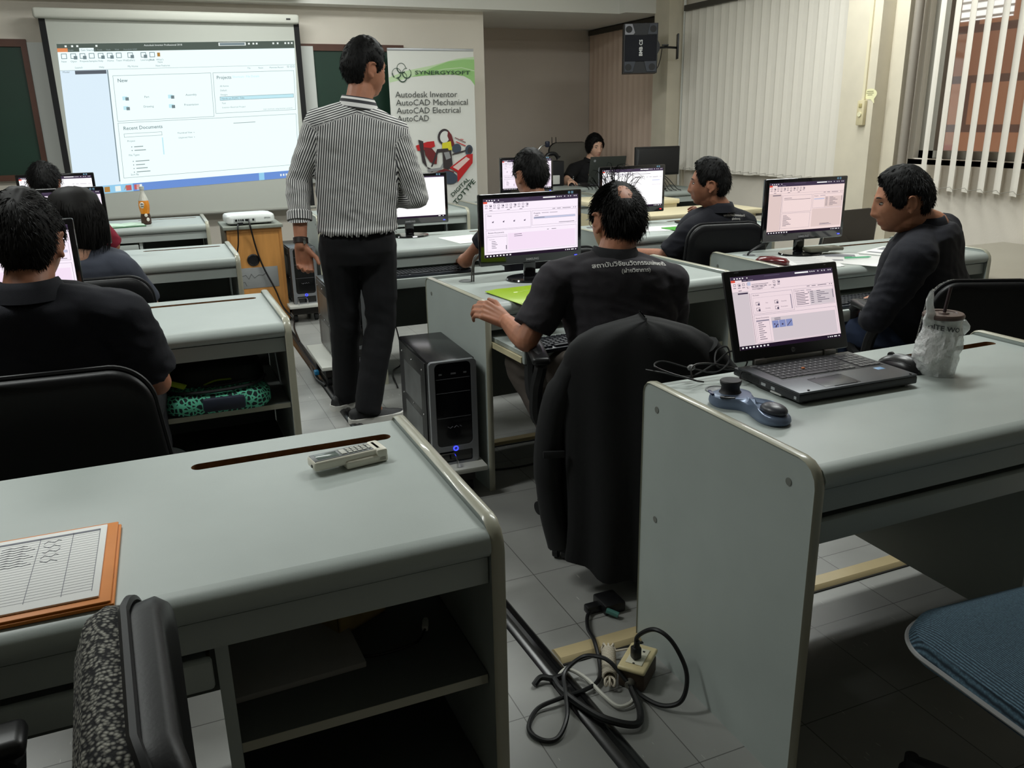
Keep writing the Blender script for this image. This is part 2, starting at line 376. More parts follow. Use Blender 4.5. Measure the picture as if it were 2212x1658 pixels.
    mb = MB(); mb.lathe([(.029, .7502), (.031, .7522), (.026, .7528), (.0255, .7515), (.001, .7515)], (.14, DD-.11, 0), 24); mb.build('cable_grommet', GREYP, t)
    return t
DESK = make_desk('computer_desk', 'x')
def desk(x, y, rz, label, skip=()):
    global DESK0
    return dup(DESK, (x, y, 0), rz, label, skip)
def pull(o, d=-.27):
    for c in o.children:
        if c.name.split('.')[0] in ('keyboard_tray', 'tray_lip', 'tray_rail'): c.location.y = d
dA = DESK; dA.location = (-.722, 1.19, 0); dA['label'] = 'grey desk at lower left with white remote control and orange clipboard on top'
desk(1.10, 1.155, 0, 'grey desk at lower right carrying the open laptop and the bagged drink')
pull(desk(1.085, 2.862, rad(3.2), 'grey desk with the bright green folder, in front of the balding man'))
pull(desk(2.525, 2.845, rad(-.5), 'grey desk with the red spectacle case and loose papers', ))
desk(-.80, 2.92, 0, 'empty grey desk top holding a green patterned backpack on its shelf')
desk(-.80, 4.58, 0, 'grey desk left of the wooden cabinet, where the long haired person sits')
desk(-.83, 6.36, 0, 'far left grey desk with the orange drink bottle on it')
pull(desk(1.075, 4.44, 0, 'grey desk with keyboard tray directly right of the standing presenter'))
pull(desk(2.41, 4.215, rad(2), 'grey desk with the dark green folder, in front of the man resting his chin'))
desk(1.095, 6.25, 0, 'far grey desk end in front of the roll up banner')
desk(3.62, 7.62, 0, 'instructor desk at the back of the room with the laptop on it')
desk(3.66, 6.74, 0, 'back grey desk holding the monitor seen from behind')
desk(2.42, 6.28, 0, 'far grey desk behind the round dark head, with the small far monitor')

# ------------------------------------------------------------------ low side cabinet, tan bench
BEI = mat('beige laminate', (170, 164, 150), .35, var=.03, vscale=5)
t = thing('side_cabinet', 'low beige cabinet along the window wall at right', 'cabinet', (3.76, 2.72, 0))
mb = MB(); mb.rbox(0, 1.2, 0, .96, .57, .61, .006); mb.build('worktop', BEI, t)
mb = MB(); mb.box(.02, 1.18, .03, .93, 0, .57); mb.build('body', mat('cabinet body', (126, 118, 104), .6), t, smooth=0)
for k in range(3):
    mb = MB(); mb.box(.03+k*.385, .40+k*.385, .014, .0295, .04, .55); d = mb.build('door', mat('cabinet door', (118, 110, 96), .6), t, smooth=0)
    mb = MB(); mb.tube([(.36+k*.385, .012, .42), (.36+k*.385, -.004, .42), (.36+k*.385, -.004, .5), (.36+k*.385, .012, .5)], .004, 6); mb.build('handle', SILV, d)
TAN = mat('cream yellow laminate', (214, 203, 170), .45, var=.02, vscale=4)
t = thing('stepped_bench', 'cream stepped bench by the window behind the man in profile', 'bench', (3.02, 5.05, 0))
mb = MB(); mb.rbox(0, 1.16, 0, .45, .715, .75, .006); mb.build('lower_top', TAN, t)
mb = MB(); mb.rbox(.0, .72, .45, 1.0, .775, .81, .006); mb.build('upper_top', TAN, t)
mb = MB(); mb.box(.0, .70, .46, .48, .02, .775); mb.box(.03, 1.1, .02, .04, 0, .715); mb.box(.0, .02, .04, .98, 0, .715); mb.box(1.08, 1.1, .04, .44, 0, .715); mb.box(.68, .70, .48, .98, 0, .775); mb.build('body', mat('bench body', (196, 184, 150), .5), t, smooth=0)
mb = MB(); mb.box(.05, 1.2, .06, .44, .69, .7145); mb.build('under_rail', mat('dark rail', (60, 54, 46), .6), t, smooth=0)

# ------------------------------------------------------------------ office chairs
LEA = mat('black leatherette', (13, 13, 15), .45, bump=.03, bscale=220, spec=.3)
PIPE = mat('black piping', (26, 26, 28), .45, spec=.3)
def tweed_mat():
    m = bpy.data.materials.new('grey tweed'); m.use_nodes = True; nt = m.node_tree; N = nt.nodes; L = nt.links; b = N['Principled BSDF']
    tc = N.new('ShaderNodeTexCoord'); mp = N.new('ShaderNodeMapping'); mp.inputs['Scale'].default_value = (210, 210, 300); L.new(tc.outputs['Object'], mp.inputs[0])
    w = N.new('ShaderNodeTexVoronoi'); w.inputs['Scale'].default_value = 1.0; L.new(mp.outputs[0], w.inputs['Vector'])
    r = N.new('ShaderNodeValToRGB'); L.new(w.outputs['Distance'], r.inputs['Fac'])
    r.color_ramp.elements[0].color = (*lin((168, 166, 156)), 1); r.color_ramp.elements[0].position = .15; r.color_ramp.elements[1].color = (*lin((28, 28, 30)), 1); r.color_ramp.elements[1].position = .62
    L.new(r.outputs[0], b.inputs['Base Color']); b.inputs['Roughness'].default_value = .95
    bp = N.new('ShaderNodeBump'); bp.inputs['Strength'].default_value = .5; bp.inputs['Distance'].default_value = .002; bp.invert = True; L.new(w.outputs['Distance'], bp.inputs['Height']); L.new(bp.outputs[0], b.inputs['Normal'])
    return m
TWEED = tweed_mat()
def teal_mat():
    m = bpy.data.materials.new('dark teal weave'); m.use_nodes = True; nt = m.node_tree; N = nt.nodes; L = nt.links; b = N['Principled BSDF']
    tc = N.new('ShaderNodeTexCoord'); wv = N.new('ShaderNodeTexWave'); wv.inputs['Scale'].default_value = 75; wv.inputs['Distortion'].default_value = 1.5; wv.inputs['Detail'].default_value = 2; L.new(tc.outputs['Object'], wv.inputs['Vector'])
    nz = N.new('ShaderNodeTexNoise'); nz.inputs['Scale'].default_value = 260; L.new(tc.outputs['Object'], nz.inputs['Vector'])
    mx = N.new('ShaderNodeMath'); mx.operation = 'MULTIPLY'; L.new(wv.outputs['Fac'], mx.inputs[0]); L.new(nz.outputs['Fac'], mx.inputs[1])
    r = N.new('ShaderNodeValToRGB'); L.new(mx.outputs[0], r.inputs['Fac']); r.color_ramp.elements[0].color = (*lin((24, 40, 52)), 1); r.color_ramp.elements[1].color = (*lin((92, 122, 140)), 1); r.color_ramp.elements[1].position = .7
    L.new(r.outputs[0], b.inputs['Base Color']); b.inputs['Roughness'].default_value = .9
    bp = N.new('ShaderNodeBump'); bp.inputs['Strength'].default_value = .4; bp.inputs['Distance'].default_value = .002; L.new(mx.outputs[0], bp.inputs['Height']); L.new(bp.outputs[0], b.inputs['Normal'])
    return m
TEAL = teal_mat()
def pad(mb, w0, w1, h, th, seat=False, rr=.09, m=0, flat=None, curve=.035):
    """cushion outline: width w0 at the bottom, w1 at the top; thickness th; made of rings"""
    out = []; n = 12
    for cx, cz, a in ((w1/2-rr, h-rr, 0), (-w1/2+rr, h-rr, 90), (-w0/2+rr*.8, rr*.8, 180), (w0/2-rr*.8, rr*.8, 270)):
        r = rr if a < 180 else rr*.8
        out += [(cx+r*cos(rad(a+90*i/n)), cz+r*sin(rad(a+90*i/n))) for i in range(n+1)]
    cx, cz = 0, h/2; rings = []
    PR = [(0, .02), (.0, .55), (.004, .86), (th*.22, .97), (th*.5, 1.0), (th*.78, .97), (th-.003, .86), (th, .55), (th, .02)]
    if flat == 'low': PR = [(0, .02), (0, .6), (0, .985)]+PR[4:]
    if flat == 'high': PR = PR[:5]+[(th, .985), (th, .6), (th, .02)]
    for d, s in PR:
        ring = []
        for x, z in out:
            X = cx+(x-cx)*s; Z = cz+(z-cz)*s; q = (X/(w0/2))**2
            ring.append((V((X, d-curve*q, Z)) if not seat else V((X, Z, d-.012*q))))
        rings.append(ring)
    mb.loft(rings, m)
    edge = [(V((x*1.005, th*.5-curve*(x/(w0/2))**2, cz+(z-cz)*1.005)) if not seat else V((x*1.005, cz+(z-cz)*1.005, th*.45-.012*(x/(w0/2))**2))) for x, z in out]
    return edge+[edge[0]]
def make_chair(name, label, front, back, seatm, pipe, arms=True, loc=(0,0,0), rz=0, bz=.50, bh=.44, bw=(.44, .40), bth=.075, lean=8, seat=True, brot=0.):
    """faces +y; origin on the floor under the seat"""
    t = thing(name, label, 'chair', loc, rz, 'wheeled office chairs')
    if seat:
        mb = MB(); mb.x = Matrix.Translation((0, -.22, .435)); e = pad(mb, .46, .47, .46, .075, True)
        s = mb.build('seat', seatm, t)
        mb = MB(); mb.x = Matrix.Translation((0, -.22, .435)); mb.tube(e, .005, 6, caps=False); mb.build('piping', pipe, s)
    M = Matrix.Translation((0, -.245, bz)) @ Matrix.Rotation(rad(lean), 4, 'X')
    mb = MB(); mb.x = M; e = pad(mb, bw[0], bw[1], bh, bth*.62, flat='low'); b = mb.build('backrest', front, t, smooth=60)
    mb = MB(); mb.x = M @ Matrix.Translation((0, -bth*.5, 0)); e2 = pad(mb, bw[0]*1.0, bw[1]*1.0, bh, bth*.5, flat='high'); mb.build('back_shell', back, b, smooth=60)
    mb = MB(); mb.x = M @ Matrix.Translation((0, -bth*.25+.002, 0)); mb.tube(e2, .006, 6, caps=False); mb.build('piping', pipe, b)
    mb = MB(); mb.tube([(0, -.30, bz+.12), (0, -.31, bz-.02), (0, -.26, .40), (0, -.05, .40)], .022, 8, flat=.5); mb.build('back_bracket', BLKM, t)
    mb = MB(); mb.rbox(-.1, .1, -.12, .12, .40, .434, .01); mb.cyl((0, 0, .12), (0, 0, .40), .027, .022); mb.cyl((0, 0, .10), (0, 0, .2), .038, .038); mb.build('gas_column', BLKM, t)
    mb = MB()
    for k in range(5):
        a = rad(90+72*k+18+brot); d = V((cos(a), sin(a), 0))
        mb.tube([d*.02+V((0, 0, .115)), d*.14+V((0, 0, .11)), d*.28+V((0, 0, .085))], [.03, .026, .018], 8, flat=.7)
    mb.cyl((0, 0, .08), (0, 0, .135), .045); base = mb.build('star_base', BLKM, t)
    for k in range(5):
        a = rad(90+72*k+18+brot); d = V((cos(a), sin(a), 0)); p = d*.285; q = V((-d.y, d.x, 0)); q = (q+d*.5*(-1)**k).normalized()
        mb = MB(); mb.cyl(p+V((0, 0, .05)), p+V((0, 0, .098)), .014)
        for s in (-1, 1): mb.cyl(p+q*(s*.007)+V((0, 0, .027)), p+q*(s*.024)+V((0, 0, .027)), .0265, .0255, 18)
        fr = V((q.y, -q.x, 0)); mb.tube([p-fr*.028+V((0, 0, .03)), p-fr*.02+V((0, 0, .05)), p+V((0, 0, .056)), p+fr*.02+V((0, 0, .05))], .013, 8)
        mb.build('caster', BLKM, t)
    if arms:
        for s in (-1, 1):
            x = s*.275
            mb = MB(); mb.tube(bez([(s*.2, -.02, .425), (x, -.02, .44), (x+s*.01, -.06, .56), (x, -.1, .655), (x, .1, .665), (x+s*.006, .155, .60), (x, .13, .47), (s*.2, .06, .425)], 6), .019, 8, flat=1.2)
            a = mb.build('armrest', BLKM, t)
            mb = MB(); mb.rbox(x-.03, x+.03, -.13, .14, .655, .682, .012, seg=3); mb.build('arm_pad', BLKP, a)
    return t
CH = {}
# the chair under the jacket, and its copies
def ch(name, label, x, y, rz, fr=LEA, bk=LEA, st=LEA, pp=PIPE, **k): return make_chair(name, label, fr, bk, st, pp, loc=(x, y, 0), rz=rz, **k)
ch('office_chair', 'black chair with the black jacket hung over its back', 1.375, 2.345, rad(-18), bh=.31, bz=.50, brot=39)
ch('office_chair', 'large black leather chair back behind the man at far left', -.235, 2.34, rad(-3), bz=.38, bh=.50, bw=(.47, .40), lean=4, arms=False)
ch('office_chair', 'tweed fronted black chair turned sideways at the lower left desk', -.35, .77, rad(93), fr=TWEED, bz=.40, bh=.50, lean=2, bth=.088)
ch('office_chair', 'dark teal fabric chair seat at the lower right corner', 1.40, .735, rad(-4), arms=False, st=TEAL, pp=mat('pale piping', (150, 150, 150), .5), fr=TEAL, bz=.55, lean=14)
ch('office_chair', 'black chair with fabric top edge behind the man at the right window', 2.80, 2.30, rad(-25), fr=TWEED, bz=.38, bh=.46, lean=8)
ch('office_chair', 'black chair behind the man resting his chin', 2.72, 3.78, rad(-12), bz=.40, bh=.49, bw=(.47, .42), lean=4, arms=False)
ch('office_chair', 'black chair of the long haired person in the grey shirt', -.24, 4.05, 0, bz=.36, bh=.46, lean=4, arms=False)
ch('office_chair', 'chair hidden under the man behind the wide monitor', 1.86, 4.02, 0, bz=.36, arms=False)
ch('office_chair', 'chair of the person in the maroon shirt', -.52, 5.65, 0, bz=.36, bh=.4, arms=False)
GSH = mat('grey office fabric', (124, 120, 112), .9, bump=.1, bscale=200)
c5 = ch('office_chair', 'high backed grey chair of the instructor', 4.47, 8.5, pi, fr=GSH, bk=GSH, st=GSH, bz=.50, bh=.66, bw=(.55, .5), lean=6, arms=False)
mb = MB()
for x in (.16, .21): mb.cyl((x, -.33, 1.1), (x, -.335, 1.22), .006, .004, 8)
mb.build('hanger_prong', BLKM, c5)
# empty lecture chair behind the right monitor
SHELL = mat('brown grey shell', (74, 68, 64), .45)
t = thing('lecture_chair', 'empty brown plastic chair with printed number behind the right monitor', 'chair', (3.72, 4.02, 0), rad(6))
mb = MB(); mb.x = Matrix.Translation((0, -.2, .58)) @ Matrix.Rotation(rad(10), 4, 'X'); pad(mb, .46, .42, .30, .012, rr=.07, curve=.05); b = mb.build('backrest', SHELL, t)
mb = MB(); mb.x = Matrix.Translation((0, -.2, .58)) @ Matrix.Rotation(rad(10), 4, 'X'); mb.x = Matrix.Identity(4); mb.text('7110-006-0077', (-.17, 0, .035), (1, 0, 0), (0, 0, 1), .042, align='LEFT', bold=.01); MX = Matrix.Translation((0, -.2, .58)) @ Matrix.Rotation(rad(10), 4, 'X'); mb.v = [MX @ V((v.x, -.0025-.05*(v.x/.23)**2, v.z)) for v in mb.v]; mb.build('printed_number', mat('number print', (190, 188, 182), .7), b, smooth=0)
mb = MB(); mb.x = Matrix.Translation((0, -.2, .44)); pad(mb, .44, .44, .42, .02, True); mb.build('seat', SHELL, t)
mb = MB()
for s in (-1, 1):
    mb.tube(bez([(s*.22, -.24, .02), (s*.22, -.2, .42), (s*.222, -.235, .62), (s*.222, -.28, .87)], 6), .009, 8); mb.tube([(s*.2, .2, .02), (s*.2, .17, .43), (s*.2, -.2, .43)], .009, 8)
mb.build('leg_frame', CHROME, t)
# ------------------------------------------------------------------ screens
def glow(n, rgb, k=1.0): return mat('lit '+n, rgb, .5, emit=k)
def uimats(paper, grey, k): 
    n = '%d %d %d %s' % (*paper, k)
    return [glow('page '+n, paper, k), glow('panel '+n, grey, k), glow('title bar '+n, (66, 54, 76), k), glow('ink '+n, (92, 84, 104), k), glow('highlight '+n, (196, 200, 226), k),
            glow('red tab '+n, (226, 88, 70), k), glow('taskbar '+n, (34, 22, 40), k), glow('icon '+n, (250, 250, 250), k), glow('line '+n, (150, 140, 158), k), glow('pictures '+n, (136, 146, 196), k)]
WH = [(250, 240, 250), (242, 226, 242)]
UI_C = uimats((252, 240, 253), (246, 226, 246), 1.0)
UI_W = uimats((255, 253, 255), (250, 248, 250), 1.15)
UI_D = uimats((250, 226, 224), (232, 208, 204), .92)
UI_L = uimats((246, 226, 232), (216, 204, 210), .92)
def ui(mb, P, kind='home', real=True):
    """window drawn on the unit square, u right, v down; P(u, v, layer) -> point"""
    def R(u0, v0, u1, v1, m, l=1): mb.add([P(u0, v1, l), P(u1, v1, l), P(u1, v0, l), P(u0, v0, l)], [(0, 1, 2, 3)], m)
    def B(u0, v0, u1, v1, w=.0022, m=8, l=2):
        h = w*1.6
        R(u0, v0, u1, v0+h, m, l); R(u0, v1-h, u1, v1, m, l); R(u0, v0, u0+w, v1, m, l); R(u1-w, v0, u1, v1, m, l)
    def T(s, u, v, z, m=3, al='LEFT', b=0.):
        vs, fs = text_geo(s, al, b); mb.add([P(u+x*z*.62, v-y*z, 3) for x, y in vs], fs, m)
    def D(u, v, w, m=3): R(u, v, u+w, v+.008, m, 3)          # a line of small illegible print
    R(0, 0, 1, 1, 0, 0)
    if kind == 'blank':
        R(0, 0, 1, .03, 2, 1); R(0, .955, 1, 1, 6, 1); R(.9, .968, .93, .985, 7, 3); R(.96, .968, .972, .988, 7, 3); return
    R(0, 0, 1, .075, 2, 1); R(0, .945, 1, 1, 6, 1)
    for k in range(4): R(.03+k*.026, .018, .042+k*.026, .034, 7, 2)
    R(.15, .02, .16, .034, 7, 2); R(.32, .018, .47, .026, 3, 2); R(.62, .016, .755, .036, 7, 2)
    for u in (.77, .79, .81, .85, .89, .915, .955, .975): R(u, .018, u+.008, .034, 7, 2)
    R(0, .046, .04, .078, 5, 2); R(.04, .05, .102, .078, 0, 2)
    for u, w in ((.115, .03), (.16, .05)): R(u, .056, u+w, .064, 8, 2)
    for k in range(11):                                    # ribbon icons
        u = .015+k*.042; B(u+.004, .098, u+.026, .13, .003, 3, 2)
        if k % 3 == 1: R(u+.012, .112, u+.028, .134, 3, 2)
        D(u, .15, .026); 
        if k in (3, 6, 9): D(u+.004, .166, .02)
    for u in (.06, .24, .37): D(u, .19, .03)
    R(.0, .208, 1, .2105, 8, 1)
    for u, w in ((.72, .03), (.77, .04), (.83, .09)): D(u, .222, w)
    for u in (.95, .97): R(u, .218, u+.008, .23, 3, 2)
    if kind == 'home':
        B(.02, .245, .49, .515); B(.50, .245, .985, .495); B(.02, .53, .985, .91)
        T('New', .04, .295, .034, 3, b=.012); T('Projects', .52, .30, .034, 3, b=.012); D(.605, .285, .075, 8); D(.69, .285, .085, 8)
        for k in range(4): R(.085+k*.11, .385, .10+k*.11, .405, 3, 2); R(.094+k*.11, .376, .104+k*.11, .386, 8, 2)
        D(.53, .325, .04); R(.52, .35, .97, .385, 4, 2); B(.52, .35, .97, .385, .002, 8, 3); D(.525, .362, .11); D(.79, .465, .17)
        T('Recent Documents', .04, .585, .034, 3, b=.012); D(.66, .575, .02); D(.71, .575, .05)
        B(.035, .615, .235, .645, .002, 8); R(.03, .645, .235, .895, 0, 2); B(.03, .645, .235, .895, .0015, 8, 3)
        R(.245, .60, .97, .895, 1, 2)
        T('File Details', .05, .695, .02, 3); 
        for k in range(5): D(.075, .72+k*.028, .04+.01*(k % 3))
        R(.222, .80, .23, .87, 3, 3); D(.31, .62, .08); D(.31, .65, .085)
    elif kind == 'split':
        R(.0, .212, .16, .945, 1, 1); R(.05, .235, .155, .25, 3, 2); R(.165, .235, .168, .93, 3, 2)
        B(.18, .25, .57, .58); B(.585, .25, .985, .53); R(.585, .545, .985, .90, 1, 1); B(.18, .60, .56, .90)
        T('Projects', .60, .30, .026, 3, b=.012); D(.68, .285, .07, 8); R(.6, .34, .74, .36, 4, 2); D(.2, .3, .1); R(.2, .33, .55, .337, 3, 2)
        R(.745, .31, .98, .52, 1, 2)
        for k in range(7): D(.755, .325+k*.026, .03); D(.81, .325+k*.026, .05+.03*(k % 3))
        for k in range(9): D(.2, .64+k*.025, .05+.02*((k*5) % 4))
        R(.975, .31, .98, .40, 3, 3); R(.70, .86, .86, .87, 8, 2); D(.7, .84, .13)
    elif kind == 'laptop':
        R(.0, .212, .15, .945, 1, 1); R(.05, .225, .145, .245, 2, 2); R(.155, .24, .158, .93, 3, 2)
        R(.15, .08, .39, .21, 0, 3); R(.15, .085, .18, .135, 4, 4); 
        B(.17, .25, .57, .535); B(.585, .25, .985, .50); R(.185, .305, .54, .50, 0, 1); B(.185, .31, .545, .51, .001, 8, 2)
        for k in range(4): D(.19, .12+k*.022, .16-.02*k)
        T('Part', .30, .40, .022); T('Assembly', .45, .40, .022); T('Drawing', .29, .475, .022); T('Presentation', .44, .475, .022)
        for u, v in ((.205, .37), (.385, .37), (.205, .45), (.385, .45)): B(u, v, u+.035, v+.045, .003, 3, 2); R(u+.018, v+.02, u+.036, v+.05, 3, 3)
        T('File Details', .185, .285, .022, b=.012)
        R(.545, .31, .553, .51, 8, 3); T('Projects', .595, .285, .024, b=.012); D(.65, .275, .04, 8); D(.71, .275, .05, 8)
        for k in range(8): D(.60, .305+k*.023, .09+.03*(k % 2))
        R(.735, .295, .98, .49, 1, 2)
        for k in range(7): D(.745, .30+k*.026, .03); D(.81, .30+k*.026, .04+.04*(k % 3))
        R(.725, .30, .73, .33, 3, 3); R(.97, .30, .976, .42, 3, 3)
        R(.17, .55, .985, .935, 0, 1); B(.17, .55, .985, .935); T('Recent Documents', .185, .60, .026, b=.012)
        R(.33, .60, .97, .925, 1, 2); B(.185, .62, .31, .925, .0015, 8, 3); R(.185, .62, .31, .64, 8, 3)
        for k in range(9): D(.20, .655+k*.028, .04+.015*(k % 3))
        D(.36, .615, .06); D(.36, .635, .06)
        for k in range(3): R(.335+k*.067, .65, .335+k*.067+.062, .75, 9, 3)
        for u, v in ((.35, .69), (.365, .715), (.378, .70), (.36, .73)): R(u, v, u+.012, v+.016, 2, 4)
        R(.425, .70, .44, .72, 2, 4); mb.add([P(.475, .735, 5), P(.48, .74, 5), P(.524, .675, 5), P(.519, .67, 5)], [(0, 1, 2, 3)], 2)
    elif kind == 'document':
        R(.82, .08, 1, .93, 1, 1); R(.22, .135, .79, .145, 3, 2); R(.82, .30, .95, .32, 4, 2); B(.82, .24, .97, .42, .0015, 8, 2); R(.8, .43, .97, .433, 8, 2)
        for k in range(6): R(.80, .45+k*.05, .805, .458+k*.05, 3, 2)
    for k in range(8): R(.02+k*.034, .962, .036+k*.034, .982, 7, 2)
    for u, w in ((.86, .008), (.88, .012), (.90, .012), (.925, .03), (.97, .014)): R(u, .965, u+w, .98, 7, 2)
def flatP(x0, z1, w, h, y, eps=.00025): return lambda u, v, l: V((x0+u*w, y-eps*l, z1-v*h))

# ------------------------------------------------------------------ monitors (origin on the desk, screen faces -y)
GLOSS = mat('gloss black bezel', (16, 15, 18), .12, coat=.6)
LEDB = glow('blue power light', (60, 70, 255), 4.)
LEDR = glow('red power light', (255, 40, 50), 4.)
LOGO = mat('silver lettering', (176, 176, 180), .4)
STICK = mat('pale blue sticker', (126, 168, 200), .5)
def make_monitor(name, label, mats, kind, loc, rz, led=LEDB, base='disc', w=.48, h=.295, low=.072, brand=True, backlogo=False):
    t = thing(name, label, 'computer monitor', loc, rz, 'black desktop monitors'); bz = .019; bb = .036
    M = Matrix.Translation((0, 0, 0))
    mb = MB(); mb.x = M; mb.rbox(-w/2, w/2, -.012, .012, low, low+h, .006)
    mb.loft([[V((x*s, y, low+h/2+z*s)) for x, z in ((-w/2+.01, -h/2+.01), (w/2-.01, -h/2+.01), (w/2-.01, h/2-.01), (-w/2+.01, h/2-.01))] for s, y in ((1, .011), (.9, .028), (.62, .045), (.5, .05))])
    f = mb.build('casing', [GLOSS], t)
    mb = MB(); ui(mb, flatP(-w/2+bz, low+h-bz, w-2*bz, h-bz-bb, -.0124), kind); mb.build('screen', mats, t, smooth=0, clean=False)
    mb = MB()
    if brand: mb.text('SAMSUNG', (0, -.0126, low+.012), (1, 0, 0), (0, 0, 1), .0135, align='CENTER', bold=.02)
    mb.build('logo', LOGO, t, smooth=0) if brand else None
    mb = MB(); mb.rbox(w/2-.035, w/2-.022, -.0145, -.012, low+.014, low+.018, .001); mb.build('power_light', led, t)
    mb = MB(); mb.cyl((w/2-.062, -.0125, low+h-.0105), (w/2-.062, -.0121, low+h-.0105), .0055); mb.box(w/2-.052, w/2-.042, -.0126, -.0121, low+h-.0155, low+h-.0055); mb.build('sticker', STICK, t)
    mb = MB(); mb.rbox(-.026, .026, .006, .03, .012, low+.12, .006); mb.build('stand_neck', GLOSS, t)
    mb = MB()
    prof = [(.001, .0005), (.098, .0005), (.1, .004), (.097, .010), (.06, .0125), (.001, .013)]
    s0 = len(mb.v); mb.lathe(prof, (0, 0, 0), 40); 
    for i in range(s0, len(mb.v)): mb.v[i] = V((mb.v[i].x*1.12, mb.v[i].y*.95, mb.v[i].z))
    mb.build('stand_base', GLOSS, t)
    return t
DZ = .7505
make_monitor('monitor', 'monitor on the desk before the balding man, bright white pages open', UI_C, 'home', (1.466, 3.25, DZ), rad(2))
make_monitor('monitor', 'monitor with pinkish screen standing on the desk at the right window', UI_D, 'split', (2.905, 3.22, DZ), rad(-2))
make_monitor('monitor', 'monitor with blank white page seen beside the presenter elbow', UI_W, 'blank', (1.415, 4.90, DZ), rad(-2))
make_monitor('monitor', 'monitor with red power light behind the balding head', UI_W, 'document', (2.835, 4.71, DZ), rad(0), led=LEDR, brand=False)
make_monitor('monitor', 'small far monitor partly hidden by the round dark head', UI_C, 'home', (2.90, 6.50, DZ), rad(0), brand=False)
make_monitor('monitor', 'wide monitor partly hidden by long dark hair at left', UI_C, 'home', (-.455, 4.93, DZ), rad(0), brand=False)
make_monitor('monitor', 'farthest left monitor below the green board', UI_W, 'home', (-.575, 6.62, DZ), rad(0), brand=False)
make_monitor('monitor', 'monitor mostly hidden by the head of the man at far left', UI_C, 'home', (-.488, 3.20, DZ), rad(0), brand=False)
# monitor seen from behind on the back desk
t = thing('monitor', 'monitor turned away, dark back facing the camera', 'computer monitor', (4.495, 7.02, .7505), rad(178), 'black desktop monitors')
mb = MB(); mb.rbox(-.24, .24, -.014, .014, .13, .395, .006); mb.loft([[V((x*s, y, .2625+z*s)) for x, z in ((-.23, -.12), (.23, -.12), (.23, .12), (-.23, .12))] for s, y in ((1, .013), (.93, .03), (.9, .032))]); mb.build('casing', BLKM, t)
mb = MB(); mb.rbox(-.03, .03, .0, .03, .01, .2, .006); mb.build('stand_neck', BLKM, t)
mb = MB(); mb.lathe([(.001, .0005), (.098, .0005), (.1, .004), (.097, .010), (.001, .013)], n=32); mb.build('stand_base', BLKM, t)
mb = MB()
for k in range(5): mb.tube(bez([(-.02+k*.012, .03, .15), (-.06+k*.03, .12, .10), (-.08+k*.045, .24, .02), (-.09+k*.05, .29+.004*k, .008), (-.09+k*.052, .30, .006)], 8), .0035, 6)
mb.build('video_cable', BLKM, t)

# ------------------------------------------------------------------ keyboards
KEYC = mat('dark keycap', (36, 38, 44), .5); KEYT = mat('keyboard body', (30, 34, 44), .4)
def make_keyboard(label, loc, rz):
    t = thing('keyboard', label, 'keyboard', loc, rz, 'black keyboards on the trays'); mb = MB(); mb.rbox(-.225, .225, -.075, .075, 0, .016, .005); mb.build('body', KEYT, t)
    mb = MB()
    for r in range(6):
        y = .056-r*.0215-(.004 if r else 0)
        for k in range(21):
            x = -.212+k*.0204
            if k in (15, 18) and r in (3,): continue
            if r == 5 and 4 <= k <= 8: continue
            q = .0088
            mb.loft([[V((x+sx*q*s, y+sy*q*s, z)) for sx, sy in ((-1,-1),(1,-1),(1,1),(-1,1))] for s, z in ((1, .0155), (.78, .0235))])
    mb.rbox(-.13, -.035, -.064, -.047, .0155, .0235, .003); mb.build('keycaps', KEYC, t, smooth=0)
    return t
KZ = .6225
make_keyboard('keyboard under the elbow of the balding man', (1.37, 2.63, KZ), rad(4))
make_keyboard('keyboard on the tray directly right of the presenter', (1.345, 4.30, KZ), rad(0))
make_keyboard('keyboard on the tray in front of the man at the right window', (2.79, 2.68, KZ), rad(0))
make_keyboard('keyboard on the tray in front of the man resting his chin', (2.69, 4.09, KZ), rad(2))
make_keyboard('keyboard hidden behind the long haired person', (-.45, 4.67, KZ), 0)

